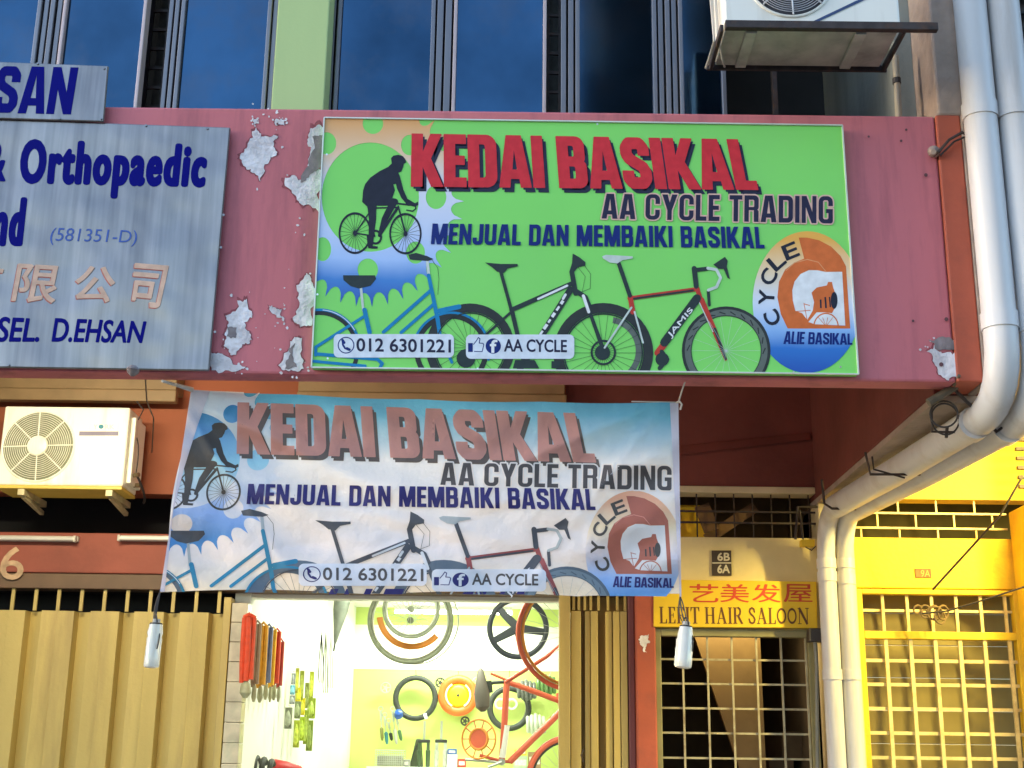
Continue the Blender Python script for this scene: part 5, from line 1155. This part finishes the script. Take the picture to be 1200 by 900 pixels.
# tool bundle hanging above the basket
m_t = [('olive', (.2, .2, .05)), ('teal', (.03, .18, .2)), ('black', (.02, .025, .02)), ('silver', (.4, .4, .35)), ('green', (.06, .14, .06))]
for k, (nm, col) in enumerate(m_t):
    u = 446 + k * 4.6; a, b_ = Vector(at(u, 833 + 7 * (k % 3), 8.35)), Vector(at(u + 2 + k, 868 + 4 * (k % 2), 8.35))
    t = thing('hand_tool', tuple(b_), nm + ' handled hand tool hanging on the back wall above the wire basket', 'tool', 'hand tools above the wire basket')
    MB().lathe([(0, .012), (.3, .013), (.35, .006), (.6, .005)], a, b_, 8).build('shank', STEELS, t, smooth=True)
    MB().lathe([(.55, .008), (.6, .02), (.9, .017), (1, .008)], a, b_, 10).build('grip', mat(nm + ' tool grip', col, .5, var=.2), t, smooth=True)
    MB().ring(a + Vector((0, .01, .02)), (0, 1, 0), .022, .006, 14, 6).build('jaw', STEELS, t, smooth=True)
c = Vector(at(467, 836, 8.3)); t = thing('bicycle_bell', tuple(c), 'small blue bell hanging left of the green black tyre', 'bell')
MB().lathe([(0, .005), (.15, .035), (.5, .045), (1, .046)], c + Vector((0, -.03, .02)), c + Vector((0, .03, -.02)), 16).build('dome', mat('blue enamel', (.02, .08, .36), .3), t, smooth=True)
MB().tube([c, c + Vector((0, .22, .02))], .006, 6).build('bracket', STEELS, t)
# suspension forks standing on the bench
for u0, lab in ((497, 'left of two suspension forks standing on the workbench'), (517, 'right of two suspension forks standing on the workbench, with white stickers')):
    Y = 7.95; c = Vector(at(u0, 868, Y)); t = thing('suspension_fork', (c.x, Y, bz_), lab, 'bicycle fork', 'forks on the workbench'); zt2 = Z(u0, 845, Y)
    MB().tube([(c.x, Y, c.z), (c.x, Y, zt2)], .012, 10).build('steerer', STEELS, t, smooth=True)
    MB().box(c.x - .06, c.x + .06, Y - .025, Y + .025, c.z - .02, c.z + .012).build('crown', RUB, t, bevel=.008)
    for s_ in (-1, 1):
        MB().lathe([(0, .016), (.3, .016), (.31, .024), (.96, .021), (1, .012)], (c.x + s_ * .042, Y, c.z - .02), (c.x + s_ * .042, Y, bz_), 12).build('leg', mat('dark green fork leg', (.06, .10, .05), .35, .2, var=.1) if u0 < 500 else mat('grey white fork leg', (.5, .52, .45), .35, var=.3, scale=14), t, smooth=True)
# folded black bags leaning beside the forks
a, b_ = Vector(at(487, 870, 8.1)), Vector(at(482, 897, 8.1)); t = thing('frame_bag', tuple(b_), 'dark green frame bag leaning left of the suspension forks', 'bag')
MB().slab([(X(488, 866, 8.1), Z(488, 866, 8.1)), (X(494, 868, 8.1), Z(488, 866, 8.1)), (X(496, 898, 8.1), bz_), (X(480, 898, 8.1), bz_)], 8.05, 8.12).build('body', mat('dark green nylon', (.06, .08, .04), .6, var=.25, scale=16), t, bevel=.012)
MB().tube(arc((X(482, 893, 8.04), 8.04, bz_ + .05), (X(484, 880, 8.04), 8.03, bz_ + .15), (X(491, 868, 8.04), 8.04, Z(490, 870, 8.04))), .006, 6).build('zip', RUB, t)

# more stock: chain sets, small boxes, hanging cables and gloves
for k, (u, v, rr, lab) in enumerate(((452, 806, .05, 'small silver chain ring pinned to the back wall left of the green black tyre'), (516, 800, .045, 'small dark chain ring between the tyre and the orange disc'), (560, 800, .055, 'silver chain ring on the back wall right of the orange disc'), (545, 845, .04, 'small dark sprocket under the orange disc'))):
    c = at(u, v, 8.5); t = thing('chain_ring', tuple(c), lab, 'bicycle part', 'chain rings pinned to the back wall'); mt = STEELS if k % 2 == 0 else RUB
    MB().ring(c, (0, 1, 0), rr, .008, 28, 6).build('toothed_ring', mt, t, smooth=True)
    m = MB()
    for i in range(5): a = 2 * math.pi * i / 5; m.tube([c, c + Vector((math.cos(a), 0, math.sin(a))) * rr], .006, 5)
    m.disc(c, (0, 1, 0), .018, 14, .012).build('spider', mt, t)
for k, (u0, u1, v0, nm, col) in enumerate(((524, 536, 884, 'white', (.75, .75, .7)), (536.5, 546, 889, 'red', (.5, .05, .03)), (524.5, 535, 877.5, 'blue', (.04, .12, .4)), (472.5, 480, 890, 'grey', (.3, .3, .28)), (602, 618, 886, 'pale green', (.4, .55, .35)), (619, 634, 881, 'brown', (.3, .2, .1)), (603, 617, 878.5, 'yellow', (.7, .5, .03)))):
    z1_ = Z(u0, v0, 7.9); z0_ = bz_ + .001 if v0 > 879.5 else Z(u0, v0 + 6.4, 7.9)
    t = thing('parts_box', (X(u0, v0, 7.9), 7.95, z0_), nm + ' cardboard parts box standing on the workbench', 'box', 'parts boxes on the workbench')
    MB().box(X(u0, v0, 7.9), X(u1, v0, 7.9), 7.9, 8.03, z0_, z1_).build('carton', mat(nm + ' carton', col, .6, var=.15, scale=20), t, bevel=.004)
    MB().box(X(u0, v0, 7.9) + .012, X(u1, v0, 7.9) - .012, 7.896, 7.8985, z0_ + (z1_ - z0_) * .25, z0_ + (z1_ - z0_) * .7).build('paper_label', mat('off white paper', (.7, .68, .6), .6, var=.2, scale=60), t)
for k, (u, v0, v1) in enumerate(((377, 742, 800), (382, 742, 812), (388, 744, 806))):
    Y = wall_y(u) + .1; a, b_ = at(u, v0, Y), at(u - 1, v1, Y); nm = ('black', 'grey', 'silver')[k]
    t = thing('brake_cable', tuple(b_), nm + ' coiled brake cable hanging on the left wall beyond the card packs', 'cable', 'brake cables on the shop wall')
    m = MB()
    for i in range(3): m.tube(arc(a, a.lerp(b_, .6) + Vector((.03 * (i - 1), 0, -.1)), b_ + Vector((.012 * (i - 1), .02 * i, 0))), .004, 5)
    m.build('cable', (RUB, RUBG, STEELS)[k], t); MB().ring(a, (1, 0, 0), .012, .004, 12, 6).build('hook', STEELS, t)
for k, (u, v, nm, col) in enumerate(((617, 806, 'grey', (.12, .13, .12)), (640, 800, 'green', (.1, .2, .06)), (628, 846, 'pale', (.45, .5, .4)))):
    c = at(u, v, 8.4); t = thing('bicycle_helmet', tuple(c), nm + ' helmet hanging on the back wall behind the red bicycle', 'helmet', 'helmets on the back wall')
    m = MB()
    for i in range(5): m.ring(c + Vector((-.08 + .04 * i, 0, -.03)), (1, 0, .06), .10 - .014 * abs(i - 2), .021, 14, 8, R(-20), R(200))
    m.build('shell', mat(nm + ' helmet shell', col, .35, var=.15), t, smooth=True)
    MB().tube(arc(c + Vector((-.07, -.03, -.05)), c + Vector((0, -.04, -.24)), c + Vector((.07, -.03, -.05))), .005, 5).build('strap', RUB, t)

# the red bicycle on the stand behind the gate
YK = 6.0
bk = thing('bicycle', tuple(at(610, 899, YK)), 'coral red bicycle half hidden behind the folded gate, saddle to the left', 'bicycle')
def bt(pts, r, Y=YK, n=10): return MB().tube([at(u, v, Y + (0 if len(p) == 0 else p[0])) for u, v, *p in pts], r, n)
m = MB()
for pts, r in ([[(594, 797), (591, 850), (588, 893)], .028], [[(595, 799), (660, 823)], .024], [[(597, 893), (660, 831)], .028], [[(594, 797), (575, 789)], .012], [[(562, 885), (588, 892), (600, 893)], .014], [[(655, 812), (662, 850)], .028]):
    m.tube([at(u, v, YK) for u, v in pts], r, 12)
m.build('frame', REDP, bk, smooth=True)
MB().tube([at(593.5, 850, YK - .005), at(588.5, 888, YK - .005)], .0285, 12).build('seat_tube_decal', mat('white decal', (.75, .75, .72), .4), bk, smooth=True)
MB().lathe([(0, .006), (.1, .03), (.35, .05), (.6, .07), (.9, .06), (1, .02)], at(563, 782, YK), at(566, 834, YK - .02), 14).build('saddle', mat('grey brown saddle', (.10, .085, .07), .5, var=.15), bk, smooth=True)
m = MB().tube([at(566, 804, YK), at(578, 800, YK), at(592, 799, YK)], .016, 10).tube([at(572, 798, YK), at(574, 812, YK)], .03, 10); m.build('seat_post', RUB, bk, smooth=True)
def bwheel(u, v, Y, r, root, name='wheel', sec=.026, rimm=None):
    c = at(u, v, Y); ty = MB().ring(c, (0, 1, 0), r, sec, 56, 10).build(name, REDP, root, smooth=True)
    MB().ring(c, (0, 1, 0), r - .03, .011, 56, 8).build('rim', rimm or RUB, ty, smooth=True)
    m = MB()
    for i in range(24):
        a = 2 * math.pi * i / 24; m.tube([c, c + Vector((math.cos(a), 0, math.sin(a))) * (r - .035)], .0016, 4, False)
    m.build('spokes', STEELS, ty)
bwheel(668, 915, YK, .35, bk)
c = at(561, 866, YK - .03); cg = MB().ring(c, (.5, 1, 0), .16, .008, 40, 8).ring(c, (.5, 1, 0), .085, .012, 32, 8).build('chain_guard', ORNG, bk, smooth=True)
m = MB(); e1 = Vector((1, -.5, 0)).normalized()
for i in range(10): a = 2 * math.pi * i / 10; d = e1 * math.cos(a) + Vector((0, 0, 1)) * math.sin(a); m.tube([c + d * .03, c + d * .16], .0055, 6)
m.disc(c, (.5, 1, 0), .075, 20, .01).build('guard_spokes', REDP, cg)
m = MB().lathe([(0, .03), (1, .03)], at(588, 893, YK - .06), at(588, 893, YK + .06), 14).tube([at(588, 893, YK - .07), at(572, 899, YK - .07)], .012, 8).tube([at(584, 893, YK), at(545, 890, YK)], .012, 8).build('crank', STEELS, bk, smooth=True)
# second red wheel and its frame tube, hung nearer the street
YK2 = 3.7
c = at(672, 742, YK2); t = thing('bicycle', tuple(c), 'orange red bicycle hung up high behind the black five spoke wheel', 'bicycle')
bwheel(672, 742, YK2, .385, t, sec=.017, rimm=ORNG)
MB().tube([at(592, 800, 3.9), at(640, 770, 3.85), at(675, 742, YK2 + .05)], .014, 8).tube([at(672, 742, YK2 + .05), at(700, 720, 3.9)], .016, 8).build('fork', REDP, t, smooth=True)
# white cable lock loops
c = at(593, 825, 7.2); t = thing('cable_lock', tuple(c), 'white looped cable lock hanging on the seat tube of the red bicycle', 'lock')
m = MB()
for dx in (-.055, .055): m.ring(c + Vector((dx, -.0, 0)), (0, 1, 0), .045, .010, 20, 8)
m.build('loop', mat('white plastic sleeve', (.82, .82, .8), .4), t, smooth=True)
MB().tube([c + Vector((0, 0, .02)), c + Vector((0, .03, .16))], .005, 6).build('strap', STEELS, t)

# ------------------------------------------------------------------ pipe hangers, stays and loose wires at the corner
def wires(name, label, cat, paths, m_=DARKIRON, group=None):
    """each path = ([(u, v, Y)...], radius)"""
    p0 = paths[0][0][0]; t = thing(name, tuple(at(*p0)), label, cat, group)
    for pts, r in paths:
        MB().tube([at(*p) for p in pts], r, 7).build('rod', m_, t, smooth=False)
    return t
wires('pipe_hanger', 'bent rod hanger under the downpipes, nearest the street', 'bracket', [([(1092, 470, .3), (1092, 506, .3), (1154, 507, .35), (1154, 500, .35)], .006), ([(1110, 500, .33), (1109, 513, .33)], .008)], group='rod hangers of the downpipes')
wires('pipe_hanger', 'bent rod hanger half way along the sloping downpipes', 'bracket', [([(1014, 530, 1.0), (1020, 556, 1.0), (1078, 556, 1.05), (1076, 546, 1.05)], .007), ([(1022, 535, 1.0), (1024, 550, 1.0), (1060, 560, 1.05)], .005)], group='rod hangers of the downpipes')
wires('pipe_hanger', 'bent rod hanger at the back bend of the downpipes', 'bracket', [([(963, 562, 2.0), (966, 590, 2.0), (975, 596, 2.0), (1020, 597, 2.05)], .008)], group='rod hangers of the downpipes')
wires('steel_stay', 'rusty flat stay crossing under the corner bend of the downpipes', 'bracket', [([(1120, 458, .12), (1168, 506, .2), (1196, 484, .2)], .0085)])
c = at(1105, 470, .2); t = thing('wire_coil', tuple(c), 'loops of dark wire tangled under the corner of the beam', 'wire')
m = MB()
for i in range(2): m.ring(c + Vector((-.01 + .02 * i, -.03 + .05 * i, -.07 - .01 * i)), (.25 - .5 * i, 1, .15), .06 + .012 * i, .0045, 24, 6)
m.build('loop', WIREM, t, smooth=True)
m = MB().tube([at(1088, 472, .1), at(1105, 462, .1), at(1128, 446, .1)], .02, 8).tube([at(1118, 452, .05), at(1124, 440, -.02)], .008, 6); m.build('knot', mat('grimy rag', (.12, .10, .07), .8, var=.3, scale=15), t)
t = thing('pipe_clamp', tuple(at(1096, 178, -.03)), 'rusty hooked clamp holding the downpipe to the end of the red beam', 'bracket')
m = MB().tube([at(1094, 182, -.02), at(1100, 178, -.05), at(1112, 164, -.06), at(1128, 155, -.06), at(1134, 160, -.06)], .007, 8).tube([at(1102, 182, -.04), at(1118, 166, -.05), at(1132, 160, -.05)], .005, 8)
m.build('rod', DARKIRON, t); MB().lathe([(0, .03), (.5, .022), (1, .012)], at(1094, 178, -.002), at(1094, 178, -.05), 12).build('anchor', CONCRETE, t)
t = thing('stay_wire', tuple(at(1172, 615, 2.0)), 'thin slanting stay wire in front of the yellow entrance', 'wire')
MB().tube([at(1172, 604, 2.0), at(1135, 645, 2.2), at(1093, 691, 2.4)], .007, 6).build('wire', DARKIRON, t)
t = thing('overhead_cable', tuple(at(1196, 570, 1.9)), 'dark drooping cable crossing the yellow entrance from the right', 'wire')
MB().tube([at(1080, 719, 2.45), at(1110, 716, 2.42), at(1150, 704, 2.35), at(1215, 683, 2.2)], .006, 6).tube([at(1240, 530, 1.9), at(1196, 562, 1.9), at(1172, 604, 2.0)], .007, 6).build('wire', WIREM, t)
t = thing('wire_tangle', tuple(at(1085, 718, 2.45)), 'tangled bundle of wire and rag caught on the yellow grille door', 'wire')
m = MB()
for i in range(7):
    c = at(1078 + 5 * i + random.uniform(-4, 4), 717 + random.uniform(-4, 6), 2.5); m.ring(c, (random.uniform(-.6, .6), 1, random.uniform(-.6, .6)), random.uniform(.02, .05), .006, 18, 6)
m.build('loop', mat('dull brown wire', (.16, .11, .05), .6, var=.3), t, smooth=True)
t = thing('meter_box', tuple(at(958, 620, 2.5)), 'small black bracket box on the pillar at the right end of the salon sign', 'box')
pxslab([(948, 736), (966, 736), (966, 752), (948, 752)], 2.52, 2.6).build('box', WIREM, t, bevel=.006)
MB().tube([at(955, 752, 2.55), at(957, 780, 2.55), at(958, 900, 2.55)], .012, 8).build('conduit', mat('grey conduit', (.2, .2, .17), .5, var=.15), t)
wires('wall_bracket', 'small iron bracket standing on the lintel above the right end of the salon sign', 'bracket', [([(932, 632, 2.5), (935, 594, 2.5), (958, 594, 2.5)], .009), ([(941, 632, 2.5), (937, 598, 2.5)], .006)])
t = thing('door_hasp', tuple(at(946, 636, 2.6)), 'small yellow box on the salon lintel next to the pipes', 'box')
pxslab([(939, 632), (955, 632), (955, 640), (939, 640)], 2.58, 2.64).build('box', YELLOWP, t, bevel=.004); MB().tube([at(944, 641, 2.6), at(951, 645, 2.6), at(956, 640, 2.6)], .004, 6).build('hook', DARKIRON, t)
t = thing('loose_wire', tuple(at(166, 450, 1.6)), 'thin loose wires hanging in front of the orange wall left of the banner', 'wire')
MB().tube([at(170, 438, .3), at(172, 470, .8), at(180, 490, 1.6), at(178, 530, 2.4)], .004, 5).tube([at(160, 470, 2.2), at(168, 480, 2.2), at(162, 492, 2.25)], .004, 5).build('wire', WIREM, t)
t = thing('cable_clip', tuple(at(157, 434, -.02)), 'grey lump of mortar and clip under the steel signboard', 'bracket')
MB().lathe([(0, .012), (.3, .03), (.7, .025), (1, .008)], at(157, 428, -.03), at(155, 441, -.02), 10).build('clip', GREY2, t, smooth=True)

# ------------------------------------------------------------------ tube lamps, real ones and ones added for brightness
def ceiling_tube(label, x, y, z, length, power, col, along='x', es=6, tilt=0):
    t = thing('tube_lamp', (x, y, z), label, 'lamp', 'lit tube lamps')
    h = length / 2; dx, dy = (h, .03) if along == 'x' else (.03, h)
    MB().box(x - dx, x + dx, y - dy, y + dy, z + .012, z + .05).build('housing', WHITEW, t, bevel=.004)
    p0, p1 = ((x - h, y, z - .012), (x + h, y, z - .012)) if along == 'x' else ((x, y - h, z - .012), (x, y + h, z - .012))
    MB().tube([p0, p1], .014, 10).build('tube', emit('lit tube ' + label[:14], col, es), t, smooth=True)
    l = bpy.data.lights.new('tube_light', 'AREA'); l.shape = 'RECTANGLE'; l.size = length; l.size_y = .06; l.energy = power; l.color = col
    o = bpy.data.objects.new('tube_light', l); C.objects.link(o); o.location = (x, y, z - .03); o.parent = t; o.matrix_parent_inverse = Matrix.Translation((-x, -y, -z))
    o.rotation_euler = (R(tilt), 0, R(90)) if along == 'y' else (R(tilt), 0, 0)
    return t
SHOPC = (.93, 1.0, .80)
ceiling_tube('lit white tube lamp across the shop ceiling nearest the street', -.6, 3.9, 3.12, 1.2, SHOP_W * .8, SHOPC)
ceiling_tube('lit white tube lamp across the middle of the shop ceiling', -.6, 5.9, 3.12, 1.2, SHOP_W, SHOPC)
ceiling_tube('lit white tube lamp across the back of the shop ceiling', -.6, 8.0, 3.12, 1.2, SHOP_W * 1.0, SHOPC)
ceiling_tube('warm tube lamp behind the front beam, shining on the left gate and air conditioner', -2.5, .55, 3.72, 1.2, VERANDA_W, (1.0, .90, .62), tilt=62)
ceiling_tube('short warm tube lamp inside the stairwell above the salon door', 1.4, YW + .3, 2.66, .6, 1.1, (1.0, .76, .36), tilt=25, es=3)  # lamp added to brighten the panel behind the grille door
yl_ = ceiling_tube('yellow tube lamp behind the beam of the yellow entrance', 3.45, 1.25, 3.7, 1.2, YELLOW_W, (1.0, .76, .20), 'y')
for o in yl_.children:
    if o.type == 'LIGHT': o.rotation_euler = Vector((.75, -.42, .48)).to_track_quat('Z', 'X').to_euler()
ceiling_tube('warm tube lamp behind the front beam, above and behind the cloth banner', -.5, .95, 4.0, 1.2, 5, (1.0, .84, .6), tilt=-28)  # lamp added to light the cloth from behind and whiten it

# ------------------------------------------------------------------ the block across the street (seen only in the window glass)
ob = thing('apartment_block', (18, -34, 0), 'concrete block across the street darkened to a silhouette, mirrored in the right windows', 'building')
DKC = mat('concrete in dark silhouette', (.035, .035, .04), .9, var=.2, scale=1)  # silhouette shade is put into the near-black base colour
MB().box(3.3, 34, -46, -33, 0, 40).box(2.5, 3.29, -45, -33.2, 0, 23.8).build('wall', DKC, ob)
m = MB()
for fl_ in range(8):
    for i in range(9): m.box(4 + i * 2.4, 5.4 + i * 2.4, -33.0, -32.96, 1.2 + fl_ * 3.2, 2.7 + fl_ * 3.2)
m.build('window', BLACK, ob)
